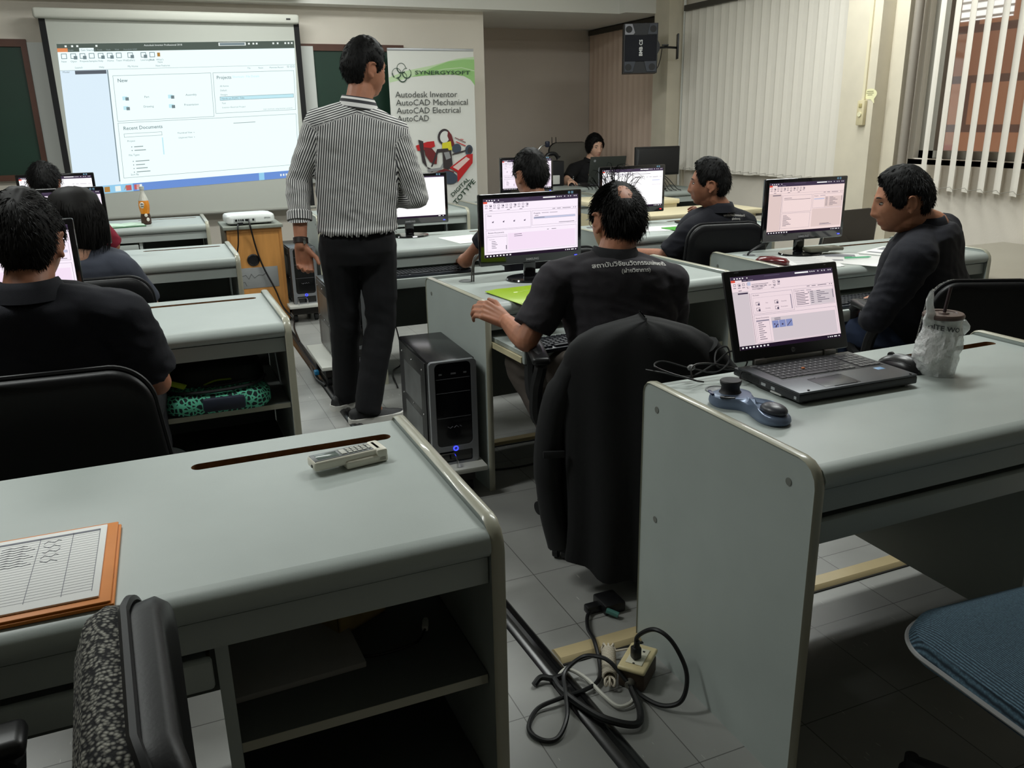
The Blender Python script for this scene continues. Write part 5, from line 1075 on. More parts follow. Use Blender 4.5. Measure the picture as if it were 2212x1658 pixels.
mb = MB(); mb.box(.006, .012, .02, .026, .0684, .0689); mb.box(-.012, -.006, .02, .026, .0684, .0689); mb.box(-.003, .003, -.036, -.032, .0684, .0689); mb.build('slots', BLKP, fp, smooth=0)
mb = MB(); mb.cyl((-.0, -.052, .026), (-.0, -.070, .024), .011, n=12); mb.build('cable_gland', mat('dull metal', (120, 118, 110), .4, .5), t)
t = thing('extension_cord', 'looped black power cord plugged into the floor socket', 'power cord'); mb = MB()
cp = [(.997, 1.580, .10), (.998, 1.575, .138), (1.018, 1.532, .178), (1.04, 1.489, .166), (1.06, 1.454, .107), (1.05, 1.431, .065), (1.03, 1.429, .03), (1.0, 1.455, .012), (.975, 1.50, .012), (.955, 1.55, .03), (.935, 1.60, .06), (.915, 1.63, .065), (.885, 1.665, .05), (.826, 1.65, .03), (.792, 1.575, .026), (.76, 1.506, .020), (.715, 1.465, .008), (.678, 1.476, .007), (.666, 1.522, .007), (.711, 1.574, .010), (.777, 1.578, .018), (.854, 1.586, .014), (.905, 1.61, .012), (.94, 1.67, .012), (.965, 1.745, .026), (.985, 1.82, .016), (1.02, 1.885, .012), (1.06, 1.905, .012)]
mb.tube(bez(cp, 10), .0058, 8); mb.build('cord', CAB, t)
mb = MB(); mb.rbox(.985, 1.009, 1.570, 1.592, .069, .104, .005); mb.cyl((.997, 1.580, .10), (.998, 1.577, .122), .009, .007, 10); mb.build('plug', CAB, t)
mb = MB(); mb.rbox(1.025, 1.08, 1.895, 1.925, 0.001, .026, .006); mb.rbox(1.07, 1.14, 1.87, 1.95, 0.001, .034, .006); mb.build('socket_end', CAB, t)
mb = MB(); mb.tube([(1.075, 1.872, .02), (1.10, 1.845, .012)], .009, 10); mb.build('teal_plug', mat('teal plug', (70, 120, 112), .4), t)
t = thing('thick_cord', 'thick black sheathed cable curling from the trunking to the socket box', 'power cord'); mb = MB(); mb.tube(bez([(.80, 1.66, .012), (.795, 1.60, .02), (.81, 1.52, .026), (.84, 1.455, .026), (.90, 1.42, .016), (.935, 1.455, .016), (.955, 1.53, .024)], 8), .009, 8); mb.tube(bez([(.745, 1.665, .008), (.77, 1.675, .016), (.80, 1.66, .014), (.83, 1.66, .02)], 6), .008, 8); mb.build('sheath', CAB, t)
t = thing('white_cord', 'white wire looping on the floor beside the socket box', 'power cord'); mb = MB(); mb.tube(bez([(.81, 1.66, .016), (.84, 1.66, .03), (.875, 1.62, .016), (.885, 1.55, .012), (.90, 1.50, .010), (.94, 1.50, .012), (.96, 1.535, .02)], 8), .0052, 8); mb.build('cord', mat('white cord', (206, 204, 194), .4), t)
t = thing('coiled_cord', 'beige cord wound in a tight bundle beside the socket box', 'power cord', (.955, 1.645, .022), rad(62)); mb = MB(); pts = [(-.055+.11*k/240, .017*cos(k*.55), .017*sin(k*.55)) for k in range(241)]; mb.tube(pts, .0033, 6)
for a in (0, 1, 2): mb.tube(bez([(.05, 0, 0), (.075, .012*(a-1), .008), (.085, .014*(a-1), -.004), (.07, .018*(a-1), -.012), (.05, 0, -.01)], 5), .003, 6); mb.tube(bez([(-.05, 0, 0), (-.075, .012*(a-1), .006), (-.085, .010*(a-1), -.006), (-.05, 0, -.012)], 5), .003, 6)
mb.tube(bez([(.05, 0, 0), (.06, -.03, .0), (.055, -.055, .01)], 5), .003, 6); mb.build('coil', mat('beige cord', (204, 194, 176), .5), t)
t = thing('floor_cable', 'thin black cable lying on the floor near the caster behind the jacketed chair', 'cable'); mb = MB(); mb.tube(bez([(1.06, 3.05, .004), (1.25, 3.0, .004), (1.40, 3.02, .004), (1.50, 3.15, .004), (1.56, 3.30, .02)], 8), .004, 6); mb.build('cord', CAB, t)
t = thing('floor_cable', 'thin black cable looping on the floor right of the presenter knees', 'cable'); mb = MB(); mb.tube(bez([(1.20, 4.9, .5), (1.28, 4.85, .2), (1.27, 4.75, .02), (1.18, 4.62, .006), (1.12, 4.3, .006)], 8), .004, 6); mb.tube(bez([(1.1, 4.95, .006), (1.2, 5.0, .006), (1.3, 5.1, .006)], 6), .004, 6); mb.build('cord', CAB, t)
t = thing('network_plug', 'loose cable ends with a blue plug beside the aisle trunking', 'cable'); mb = MB(); mb.tube(bez([(.76, 4.95, .012), (.74, 4.75, .03), (.735, 4.62, .02), (.76, 4.5, .012)], 6), .008, 8); mb.build('lead', CAB, t); mb = MB(); mb.rbox(.735, .76, 4.66, 4.70, .03, .055, .004); mb.build('plug', mat('blue plug', (40, 130, 180), .4), t)

# ------------------------------------------------------------------ backpack on the shelf of the second left desk
def bag_mat():
    m = bpy.data.materials.new('mint triangle print'); m.use_nodes = True; nt = m.node_tree; N = nt.nodes; L = nt.links; b = N['Principled BSDF']
    tc = N.new('ShaderNodeTexCoord'); v = N.new('ShaderNodeTexVoronoi'); v.feature = 'DISTANCE_TO_EDGE'; v.inputs['Scale'].default_value = 62; L.new(tc.outputs['Object'], v.inputs['Vector'])
    r = N.new('ShaderNodeValToRGB'); r.color_ramp.interpolation = 'CONSTANT'; L.new(v.outputs['Distance'], r.inputs['Fac']); r.color_ramp.elements[0].color = (*lin((104, 206, 170)), 1); r.color_ramp.elements[1].color = (*lin((22, 40, 42)), 1); r.color_ramp.elements[1].position = .13
    L.new(r.outputs[0], b.inputs['Base Color']); b.inputs['Roughness'].default_value = .8; return m
t = thing('backpack', 'dark backpack with mint green patterned pocket on the desk shelf', 'backpack', (.13, 3.065, .4545), rad(-3)); DKB = mat('dark green nylon', (24, 34, 30), .6, var=.2, vscale=15)
def puff(w, d, h, c, k=.35, n=32):
    rings = []
    for z, s in ((0, .82), (.06, .95), (.25, 1.0), (.6, 1.0), (.85, .93), (.96, .8), (1, .55)): rings.append([V((c[0]+x*s, c[1]+y*s, c[2]+z*h+.006*noise.noise(V((x*20, y*20, z*4))))) for x, y in rrect(-w/2, -d/2, w/2, d/2, min(w, d)*k, 7)])
    return rings
mb = MB(); mb.loft(puff(.34, .26, .15, (0, .07, 0))); mb.build('main_compartment', DKB, t)
mb = MB(); mb.loft(puff(.36, .20, .075, (0, -.06, .0))); pk = mb.build('front_pocket', bag_mat(), t)
mb = MB(); mb.tube(bez([(-.17, -.06, .074), (-.12, -.13, .078), (0, -.15, .080), (.12, -.13, .085), (.17, -.05, .09)], 6), .006, 6); mb.tube(bez([(-.05, -.10, .086), (.03, -.112, .088), (.13, -.085, .09), (.165, -.02, .09)], 6), .004, 6); mb.build('zip', BLKM, pk)
mb = MB(); mb.rbox(-.05, .09, -.175, -.15, .012, .06, .01); mb.build('plain_patch', mat('navy nylon', (30, 36, 52), .6), pk)
mb = MB(); mb.tube(bez([(-.14, .0, .15), (-.16, -.09, .12), (-.10, -.13, .10)], 6), .012, 8, flat=.4); mb.tube(bez([(-.04, -.08, .085), (.0, -.09, .10), (.05, -.07, .095)], 6), .010, 6, flat=.3); mb.build('strap', mat('lime webbing', (150, 176, 40), .7), t)

# ------------------------------------------------------------------ jacket over the chair of the balding man
JK = mat('black suit cloth', (13, 14, 16), .85, bump=.1, bscale=400)
t = thing('jacket', 'black suit jacket draped over the chair back of the balding man', 'jacket', (1.290, 2.065, 0), rad(-20))
mb = MB(); rings = []; n = 64
def jring(z):
    u = max(0, min(1, (.82-z)/.75))
    sh = sqrt(max(.0, 1-max(0, (z-.70)/.135)**2.4)) if z > .72 else 1.
    hw = (.235-.025*u+.012*sin(u*5))*sh; th = (.092+.035*u)*(.62+.38*sh); ring = []
    for j in range(n):
        a = 2*pi*j/n; x = hw*cos(a)*(1+.0*u); y = th*sin(a)*(1 if sin(a) < 0 else .9)
        fold = (.012*sin(a*9+z*3)+.010*noise.noise(V((cos(a)*2.5, sin(a)*2.5, z*3))))*(.25+u)
        d = V((cos(a), sin(a), 0)); ring.append(V((x, y, z+ (.045*cos(a)*u*(-1)) + .02*noise.noise(V((a*1.5, 1, 7)))*u))+d*fold+V((-.055*u*u, .0-.05*u, 0)))
    return ring
for z in [.06, .075, .12, .18, .25, .32, .39, .46, .52, .58, .63, .67, .70, .73, .76, .785, .81, .83, .842, .850]: rings.append(jring(z))
mb.loft(rings[0:1]+rings); mb.build('jacket_body', JK, t, smooth=60)
mb = MB(); mb.tube(bez([(-.19, -.01, .735), (-.255, -.01, .60), (-.285, -.02, .42), (-.275, -.03, .25), (-.25, -.05, .13)], 6), [.045]*5+[.055]*10+[.05]*10, 12, flat=.8); mb.build('left_sleeve', JK, t, smooth=60)
mb = MB(); mb.tube(bez([(.19, -.01, .75), (.255, -.0, .66), (.315, .0, .56), (.345, .0, .50)], 6), [.05]*6+[.055]*13, 12, flat=.8); mb.build('right_sleeve', JK, t, smooth=60)
mb = MB(); mb.rbox(-.305, -.24, -.09, -.08, .44, .462, .003); mb.build('pocket_flap', JK, t)
mb = MB(); mb.tube(bez([(.0, -.085, .80), (.05, -.09, .74), (.09, -.098, .69)], 5), .003, 6); mb.build('back_seam', mat('seam black', (8, 8, 9), .8), t)
# ------------------------------------------------------------------ people
SKIN = {}
def skin_mat(rgb):
    if rgb in SKIN: return SKIN[rgb]
    m = bpy.data.materials.new('skin'); m.use_nodes = True; nt = m.node_tree; N = nt.nodes; L = nt.links; b = N['Principled BSDF']
    at = N.new('ShaderNodeAttribute'); at.attribute_name = 'lip'
    tc = N.new('ShaderNodeTexCoord'); nz = N.new('ShaderNodeTexNoise'); nz.inputs['Scale'].default_value = 26; nz.inputs['Detail'].default_value = 4; L.new(tc.outputs['Object'], nz.inputs['Vector'])
    r = N.new('ShaderNodeValToRGB'); L.new(nz.outputs['Fac'], r.inputs['Fac']); c = lin(rgb)
    r.color_ramp.elements[0].position = .3; r.color_ramp.elements[1].position = .7
    r.color_ramp.elements[0].color = (c[0]*.88, c[1]*.84, c[2]*.82, 1); r.color_ramp.elements[1].color = (min(1, c[0]*1.1), c[1]*1.1, c[2]*1.1, 1)
    mx = N.new('ShaderNodeMixRGB'); L.new(at.outputs['Fac'], mx.inputs[0]); L.new(r.outputs[0], mx.inputs[1]); mx.inputs[2].default_value = (c[0]*.72, c[1]*.5, c[2]*.55, 1)
    L.new(mx.outputs[0], b.inputs['Base Color']); b.inputs['Roughness'].default_value = .5; b.inputs['Specular IOR Level'].default_value = .4
    b.inputs['Subsurface Weight'].default_value = .08; b.inputs['Subsurface Radius'].default_value = (.01, .004, .002)
    SKIN[rgb] = m; return m
HAIR = mat('black hair', (12, 11, 11), .6, spec=.18)
HAIRB = mat('black brown hair', (16, 14, 13), .6, spec=.18)
EYEW = mat('eye white', (160, 148, 140), .25); EYEI = mat('dark iris', (22, 14, 12), .12)
def remesh(mb, vox, smooth=2):
    me = bpy.data.meshes.new('t'); me.from_pydata([tuple(p) for p in mb.v], [], mb.f)
    bm = bmesh.new(); bm.from_mesh(me); bmesh.ops.recalc_face_normals(bm, faces=bm.faces[:]); bm.to_mesh(me); bm.free()
    o = bpy.data.objects.new('t', me); COL.objects.link(o)
    r = o.modifiers.new('r', 'REMESH'); r.mode = 'VOXEL'; r.voxel_size = vox
    if smooth: s = o.modifiers.new('s', 'SMOOTH'); s.factor = .5; s.iterations = smooth
    out = bpy.data.meshes.new_from_object(o.evaluated_get(bpy.context.evaluated_depsgraph_get()))
    bpy.data.objects.remove(o); bpy.data.meshes.remove(me)
    return out
def put(me, name, m, parent, off=V()):
    for v in me.vertices: v.co -= off
    me.name = name; me.materials.clear(); me.materials.append(m); me.shade_smooth()
    o = bpy.data.objects.new(name, me); COL.objects.link(o); o.parent = parent; return o
def g(x, s): return exp(-(x/s)**2)
def skull(d):
    x, y, z = d
    p = V((x*.0765, y*.098, z*.115))
    if z < 0:
        t = -z; p.x *= 1-.30*t**1.7; p.y *= (1-.42*t**1.3) if y < 0 else (1-.05*t); p.y += .036*t*t
    else: p.x *= 1-.04*z
    return p
def face(p, y, k=1.0):
    if y < .15: return p
    f = min(1, (y-.15)/.35); x, z = p.x, p.z; ax = abs(x); dy = 0
    nz = 0
    if .012 > z > -.040: nz = .006+.018*((.012-z)/.052)
    elif -.040 >= z > -.062: nz = .024*max(0, 1-((-.040-z)/.020)**1.6)
    elif .03 > z >= .012: nz = .006*(.03-z)/.018
    dy += nz*g(x, .0085+.0075*g(z+.044, .013))*k
    dy += .0055*g(z-.024, .010)*g(ax-.028, .022)           # brows
    dy -= .0085*g(z-.004, .011)*g(ax-.033, .016)           # sockets
    dy += .004*g(z+.030, .017)*g(ax-.045, .017)            # cheeks
    dy -= .003*g(z+.055, .014)*g(ax-.030, .008)
    dy += .0068*g(z+.0665, .0052)*g(x, .021) + .0075*g(z+.0790, .0058)*g(x, .018) - .0035*g(z+.0725, .0026)*g(x, .024)
    dy -= .003*g(z+.089, .006)*g(x, .02); dy += .006*g(z+.101, .010)*g(x, .018)
    p.y += dy*f; return p
def head_parts(mb, H, hs, nu=72, nv=56):
    vs = []; fs = []
    for i in range(1, nv):
        t = -pi/2+pi*i/nv
        for j in range(nu):
            a = 2*pi*j/nu; d = (cos(t)*cos(a), cos(t)*sin(a), sin(t)); vs.append(face(skull(d), d[1]))
    vs += [face(skull((0, 0, -1)), 0), skull((0, 0, 1))]; L = len(vs)
    for i in range(nv-2): fs += [(i*nu+j, i*nu+(j+1) % nu, (i+1)*nu+(j+1) % nu, (i+1)*nu+j) for j in range(nu)]
    fs += [(L-2, (j+1) % nu, j) for j in range(nu)]+[(L-1, (nv-2)*nu+j, (nv-2)*nu+(j+1) % nu) for j in range(nu)]
    mb.add([H @ (p*hs) for p in vs], fs)
    for s in (-1, 1):                                        # ears: rim, bowl and lobe
        E = H @ Matrix.Translation(V((s*.0745, -.010, -.008))*hs) @ Matrix.Rotation(s*rad(-24), 4, 'Z') @ Matrix.Rotation(rad(-12), 4, 'X')
        mm = mb.x; mb.x = mm @ E
        mb.ell((s*.003, -.004, .0), (.0055*hs, .015*hs, .026*hs), 12, 8)
        rim = [V((s*(.009+.003*cos(a)), -.006-.0175*sin(a)*1.0, .005+.026*cos(a)))*hs for a in [rad(-40+q*20) for q in range(13)]]
        mb.tube(rim, .0042*hs, 8); mb.ell(V((s*.005, .003, -.026))*hs, (.0055*hs, .008*hs, .009*hs), 10, 6); mb.ell(V((s*.002, .011, -.002))*hs, (.006*hs, .005*hs, .009*hs), 8, 6)
        mb.x = mm
SHORT = [(0, .070), (28, .068), (46, .058), (58, .035), (72, -.004), (84, -.010), (92, .028), (112, .024), (122, -.030), (150, -.078), (180, -.088)]
def hline(tab, a):
    a = abs(a)
    for (a0, z0), (a1, z1) in zip(tab, tab[1:]):
        if a <= a1: return z0+(z1-z0)*(a-a0)/(a1-a0)
    return tab[-1][1]
def make_hair(name, H, hs, parent, off, m, tab=SHORT, th=.011, n=2200, ln=(.012, .026), up=.35, whorl=(0, -.55, .83), bald=None, top=0., rr=.0010, seed=1, part=None, quiff=0.):
    rnd = random.Random(seed); W_ = V(whorl).normalized(); mb = MB(); nu, nv = 64, 44; P = {}; inv = {}
    def dirn(i, j): t = -pi/2+pi*i/nv; a = 2*pi*j/nu; return V((cos(t)*cos(a), cos(t)*sin(a), sin(t)))
    def depth(d):
        p = skull(d); a = math.degrees(atan2(d.x, d.y)); h = p.z-hline(tab, a)
        if bald: h = min(h, ((d-V(bald[0]).normalized()).length-bald[1])*.08)
        return p, h
    def outer(d, extra=1.):
        p, h = depth(d); k = min(1, max(0, h/.02)); k = k*k*(3-2*k)
        q = p.normalized()*(th*(k*extra)+top*max(0, d.z)**2*k+quiff*k*max(0, d.z)*max(0, d.y)**1+.0005)
        return p+q+V((0, 0, 0))
    vs = []; fs = []; ok = {}
    for i in range(nv+1):
        for j in range(nu):
            d = dirn(i, j); h = depth(d)[1]
            if h > -.006:
                q = outer(d, 1+.35*noise.noise(d*7+V((seed, 0, 0)))); 
                if h < 0: q = skull(d)*1.0
                ok[i, j] = len(vs); vs.append(H @ (q*hs))
    for i in range(nv):
        for j in range(nu):
            k = [(i, j), (i, (j+1) % nu), (i+1, (j+1) % nu), (i+1, j)]
            if all(q in ok for q in k): fs.append(tuple(ok[q] for q in k))
    mb.add(vs, fs); c = 0
    while c < n:
        d = V((rnd.gauss(0, 1), rnd.gauss(0, 1), rnd.gauss(0, 1))).normalized(); h = depth(d)[1]
        if (h < .001 and not (bald and skull(d).z-hline(tab, math.degrees(atan2(d.x, d.y))) > .01 and rnd.random() < .05)) or (bald and .001 <= h < .012 and rnd.random() > h/.012+.3): continue
        c += 1; p = outer(d, .75); nn = p.normalized(); fl = (d-W_); fl = fl-nn*fl.dot(nn); fl = fl.normalized() if fl.length > 1e-3 else V((1, 0, 0))
        fl = (fl+V((0, 0, -.25))+V((rnd.gauss(0, .35), rnd.gauss(0, .35), rnd.gauss(0, .2)))).normalized(); l = rnd.uniform(*ln)*(min(1, .35+h/.05) if h > .001 else .8); u = up*rnd.uniform(.6, 1.3)
        a = p; pts = [a, a+(nn*u+fl)*(l*.4), a+(nn*u*.9+fl)*(l*.75)+V((0, 0, -.1*l)), a+(nn*u*.6+fl)*l+V((0, 0, -.25*l))]
        mb.tube([H @ (q*hs) for q in pts], [rr, rr*.9, rr*.6, rr*.2], 3, caps=False)
    mb.v = [v-off for v in mb.v]; return mb.build(name, m, parent, smooth=60, clean=False)
def hand(mb, w, d, nrm, right, curl=(25, 35, 25), thumb=.35, sc=1.):
    w, d, nrm = V(w), V(d).normalized(), V(nrm); nrm = (nrm-d*nrm.dot(d)).normalized(); lat = d.cross(nrm)*(1 if right else -1)
    kn = []; pl = .088*sc
    for k, (o, pp, f) in enumerate(((.029, .0, .074), (.0095, .004, .082), (-.0105, .0, .075), (-.029, -.008, .060))):
        K = w+d*(pl+pp)*1+lat*o*sc-nrm*.004; mb.cap(w+lat*o*.55*sc+d*.008, K, .0155*sc, .0112*sc, 10)
        c = curl[k] if isinstance(curl[0], (list, tuple)) else curl
        a = K; th = 0; r = .0096*sc*(1 if k < 3 else .88); spread = lat*(o*1.6)
        for q, fr in enumerate((.46, .30, .24)):
            th += rad(c[q]); e = a+((d+spread*.9/.1*.1).normalized()*cos(th)+nrm*sin(th))*f*fr*sc; mb.cap(a, e, r, r*.9, 8); a = e; r *= .9
    b = w+d*.038*sc+lat*.036*sc+nrm*.008; mb.cap(w+lat*.014*sc+d*.01, b, .017*sc, .0135*sc, 10)
    td = (lat*.65+d*.75+nrm*thumb).normalized(); c1 = b+td*.036*sc; mb.cap(b, c1, .0125*sc, .0105*sc, 10)
    td2 = (lat*.25+d*.9+nrm*(thumb+.25)).normalized(); mb.cap(c1, c1+td2*.030*sc, .0105*sc, .0082*sc, 10)
def frm(az, pitch=0, roll=0):
    a, p = rad(az), rad(pitch); f = V((sin(a)*cos(p), cos(a)*cos(p), sin(p))); r = V((cos(a), -sin(a), 0)); u = r.cross(f)
    ro = rad(roll); r2 = r*cos(ro)-u*sin(ro); u2 = u*cos(ro)+r*sin(ro)
    return Matrix(((r2.x, f.x, u2.x), (r2.y, f.y, u2.y), (r2.z, f.z, u2.z)))
def ering(c, L, F, a, b, n=28, e=2.4): return [c+L*(a*math.copysign(abs(cos(t))**(2/e), cos(t)))+F*(b*math.copysign(abs(sin(t))**(2/e), sin(t))) for t in [2*pi*k/n for k in range(n)]]
def torso(mb, S, grow=0., hem=-.06, sc=1.):
    pel, nek = V(S['pel']), V(S['nek']); L1 = frm(S.get('paz', S['az'])) @ V((1, 0, 0)); L2 = (V(S['shR'])-V(S['shL'])); L2 = (L2-V((0, 0, L2.z*.5))).normalized()
    up = (nek-pel).normalized(); bend = S.get('bend', 0.); mid = pel.lerp(nek, .5)-(L1.cross(up)*-1).normalized()*bend*-1
    w = S.get('girth', 1.)*sc
    prof = ((hem, S.get('hemw', .165), S.get('hemw', .165)-.04), (.03, .170, .128), (.2, .160*w, .122*w), (.42, .168*w, .122*w), (.62, .184, .122), (.78, .190, .112), (.90, .172, .095), (.97, .120, .075), (1.02, .068, .062))
    rings = []
    for t, a, b in prof:
        tt = max(0, min(1, t)); c = pel*(1-tt)**2+mid*2*tt*(1-tt)+nek*tt*tt if t >= 0 else pel+up*((nek-pel).length*t)
        L = L1.lerp(L2, tt).normalized(); F = L.cross(up)*-1; F.normalize(); c = c+F*.02*(1-abs(2*tt-1))
        rings.append(ering(c, L, F, a+grow, b+grow))
    mb.loft(rings)
def person(name, label, S):
    pel = V(S['pel']); off = V((pel.x, pel.y, 0)); t = thing(name, label, 'person', off); vox = S.get('vox', .006); hs = S.get('hs', 1.)
    H3 = frm(*S['face']); H = Matrix.Translation(V(S['hed'])) @ H3.to_4x4(); sk = S['skin']; B = frm(S.get('paz', S['az']))
    J = {k: V(v) for k, v in S.items() if isinstance(v, tuple) and len(v) == 3 and k not in ('face', 'skin') and isinstance(v[0], (int, float))}
    nek, hed = J['nek'], J['hed']
    hipL = J.get('hipL', pel+B @ V((-.095, 0, -.02))); hipR = J.get('hipR', pel+B @ V((.095, 0, -.02)))
    knL = J.get('knL', hipL+B @ V((-.06, .42, .0))); knR = J.get('knR', hipR+B @ V((.06, .42, .0)))
    anL = J.get('anL', V((knL.x, knL.y, .09))+B @ V((0, -.05, 0))); anR = J.get('anR', V((knR.x, knR.y, .09))+B @ V((0, -.05, 0)))
    ftL = J.get('ftL', B @ V((-.2, 1, 0))); ftR = J.get('ftR', B @ V((.2, 1, 0)))
    mb = MB(); head_parts(mb, H, hs)
    hb = H @ (V((0, -.012, -.062))*hs); mb.cap(nek+(nek-hb)*.15, hb, .058*hs, .056*hs, 18); mb.cap(nek, H @ (V((0, .012, -.075))*hs), .05*hs, .046*hs, 16)
    torso(mb, S, -.02)
    for s in 'LR':
        sh, el, wr = J['sh'+s], J['el'+s], J['wr'+s]
        mb.cap(nek.lerp(sh, .3)+V((0, 0, -.03)), sh, .036, .046); mb.cap(sh, el, .047, .038); e2 = el.lerp(wr, .28); mb.cap(el, e2, .038, .040); mb.cap(e2, wr, .040, .027); 
        hd = S.get('hand'+s); 
        if hd: hand(mb, wr, hd[0], hd[1], s == 'R', *hd[2:])
        else: hand(mb, wr, (wr-el), (0, 0, -1), s == 'R')
    for hp, kn, an, ft in ((hipL, knL, anL, ftL), (hipR, knR, anR, ftR)):
        mb.cap(hp, kn, .075, .05); mb.cap(kn, kn.lerp(an, .3), .05, .052); mb.cap(kn.lerp(an, .3), an, .052, .034); f = ft.normalized(); mb.cap(an, V((an.x, an.y, .05))+f*.05, .034, .028)
    me = remesh(mb, vox, 1); Hi = H.inverted(); at = me.attributes.new('lip', 'FLOAT', 'POINT')
    for v in me.vertices:
        if (v.co-hed).length < .15:
            q = (Hi @ v.co)/hs
            if q.y > .06: at.data[v.index].value = min(1, 1.2*g(q.z+.0725, .011)*g(q.x, .021))
    put(me, 'body', skin_mat(sk), t, off)
    # features
    if S.get('features'):
        for s in (-1, 1):
            p = V((s*.031, 0, .003)); d = 0
            mb = MB(); mb.x = Matrix.Translation(-off) @ H; yy = .0785*hs
            mb.ell((s*.031*hs, yy, .002*hs), (.0130*hs, .0085*hs, .0046*hs), 14, 8, rot=Matrix.Rotation(s*rad(-18), 3, 'Z')); e = mb.build('eye', EYEW, t)
            mb = MB(); mb.x = Matrix.Translation(-off) @ H; fx_ = s*.031*hs; mb.ell((fx_, yy+.0058*hs, .0015*hs), (.0062*hs, .0045*hs, .0046*hs), 12, 8); mb.build('iris', EYEI, e)
            mb = MB(); mb.x = Matrix.Translation(-off) @ H; mb.tube([V((s*(.017+.0048*k), .0855-.0105*(k/6)**2-.001, .0075+.0018*sin(pi*k/6)-.002*(k/6)))*hs for k in range(7)], [.0008, .0016, .002, .002, .002, .0016, .0008], 6); mb.build('eyelash_line', HAIR, t)
            mb = MB(); mb.x = Matrix.Translation(-off) @ H; mb.tube([V((s*(.014+.006*k), .0945-.0145*(k/6)**2, .0215+.005*sin(pi*k/7)))*hs for k in range(7)], [.001, .003, .0036, .0036, .003, .0022, .0008], 6, flat=.8); mb.build('eyebrow', HAIR, t)
    # hair
    for k, hk in enumerate(S['hair']):
        hk = dict(hk); make_hair('hair', H, hs, t, off, hk.pop('m', HAIR), **hk)
    if 'extra_hair' in S: S['extra_hair'](H, hs, t, off)
    # shirt
    mb = MB(); long_ = S.get('sleeve', .62); torso(mb, S, .006+S.get('loose', 0), hem=S.get('hem', -.06))
    for s in 'LR':
        sh, el, wr = J['sh'+s], J['el'+s], J['wr'+s]; r0 = .064+S.get('loose', 0)
        mb.cap(nek.lerp(sh, .16)+V((0, 0, -.010)), sh, .052, r0); 
        if long_ <= 1: mb.cyl(sh, sh.lerp(el, long_), r0, r0*.97, 18); mb.ell(sh, r0, 18, 10)
        else: mb.cap(sh, el, r0, .055, 16); e = el.lerp(wr, min(1, long_-1)); mb.cap(el, el.lerp(e, .4), .056, .054, 16); mb.cyl(el.lerp(e, .4), e, .054, .047, 16)
    me = remesh(mb, max(.007, vox*1.25), 4); me.shade_smooth()
    nrm = [v.normal.copy() for v in me.vertices]; wr_ = S.get('wrinkle', .006); sd = S.get('seed', 0)
    ax = [(J['el'+s], .09) for s in 'LR']+[(pel+V((0, 0, .08)), .16)]+[(J['sh'+s]-V((0, 0, .08)), .10) for s in 'LR']
    for i, v in enumerate(me.vertices):
        c = v.co; k = .45+sum(g((c-q).length, r) for q, r in ax); q = V((c.x*7+sd, c.y*7, c.z*13+c.x*4))
        v.co = c+nrm[i]*wr_*k*(noise.noise(q)+.6*(1-2*abs(noise.noise(q*1.9+V((3, 1, 2)))))-.2)
    shirt_axis(me, S, J, pel, nek)
    sh_o = put(me, 'shirt', S['shirtm'], t, off)
    # collar
    if S.get('collar', True):
        cd = (hed-nek); cd = (cd.normalized()+V((0, 0, .6))).normalized(); FW = H3 @ V((0, 1, 0)); SHL = (J['shR']-J['shL']).normalized(); F2 = (SHL.cross(V((0, 0, 1)))*-1); cf = (V((0, 0, 1)).cross(SHL)).normalized(); mb = MB(); n = 40; rings = []
        for u, r, hgt in ((0, .069, -.012), (.4, .068, .012), (.8, .067, .034), (1, .066, .040), (1, .074, .041), (.6, .083, .024), (0, .094, -.008)):
            ring = []
            for k in range(n+1):
                a = -pi*.88+2*pi*.88*k/n; dd = cf*-cos(a)+SHL*sin(a); b = 1-.55*max(0, -cos(a))
                ring.append(nek+cd*.0+(hed-nek)*S.get('coff', .16)+V((0, 0, -.014))+dd*(r*(1.05-.1*abs(sin(a))))+V((0, 0, 1))*(hgt*b-.012)+cd*0+ (cf*.004))
            rings.append(ring)
        vs = [p-off for r in rings for p in r]; n1 = n+1; mb.add(vs, [(i*n1+j, i*n1+j+1, (i+1)*n1+j+1, (i+1)*n1+j) for i in range(len(rings)-1) for j in range(n)]); 
        co_ = mb.build('collar', S.get('collarm', S['shirtm']), sh_o, smooth=80)
        if S.get('stripes'):
            at = co_.data.attributes.new('stripe', 'FLOAT', 'POINT')
            for i in range(len(at.data)): at.data[i].value = (i//n1)*.011*.9+.3
    if S.get('cuff'):
        el, wr = J['elL'], J['wrL']
        for s in 'LR':
            el, wr = J['el'+s], J['wr'+s]; e = el.lerp(wr, long_-1); d = (wr-el).normalized(); mb = MB(); mb.x = Matrix.Translation(-off); mb.tube([e-d*.022, e-d*.015, e+d*.02, e+d*.026, e+d*.020], [.052, .0575, .056, .052, .046], 20, caps=False); cu_ = mb.build('rolled_cuff', S['shirtm'], sh_o)
            if S.get('stripes'):
                at = cu_.data.attributes.new('stripe', 'FLOAT', 'POINT')
                for i in range(len(at.data)): at.data[i].value = (i % 20)*.0153+.1
    # trousers
    mb = MB(); torso_low = MB()
    L1 = B @ V((1, 0, 0)); F1 = B @ V((0, 1, 0)); U = V((0, 0, 1)) if S.get('stand') else (nek-pel).normalized()
    mb.loft([ering(pel+U*z, L1, F1, a, b) for z, a, b in ((-.12, .13, .10), (-.06, .168, .122), (0, .176, .128), (.05, .158, .116), (.075, .150, .108))])
    pr = S.get('pleg', (.088, .068, .062, .056))
    for hp, kn, an in ((hipL, knL, anL), (hipR, knR, anR)):
        mb.cap(hp, kn, pr[0], pr[1]); mb.cap(kn, kn.lerp(an, .45), pr[1], pr[2]); mb.cyl(kn.lerp(an, .45), an-V((0, 0, .045)), pr[2], pr[3], 16)
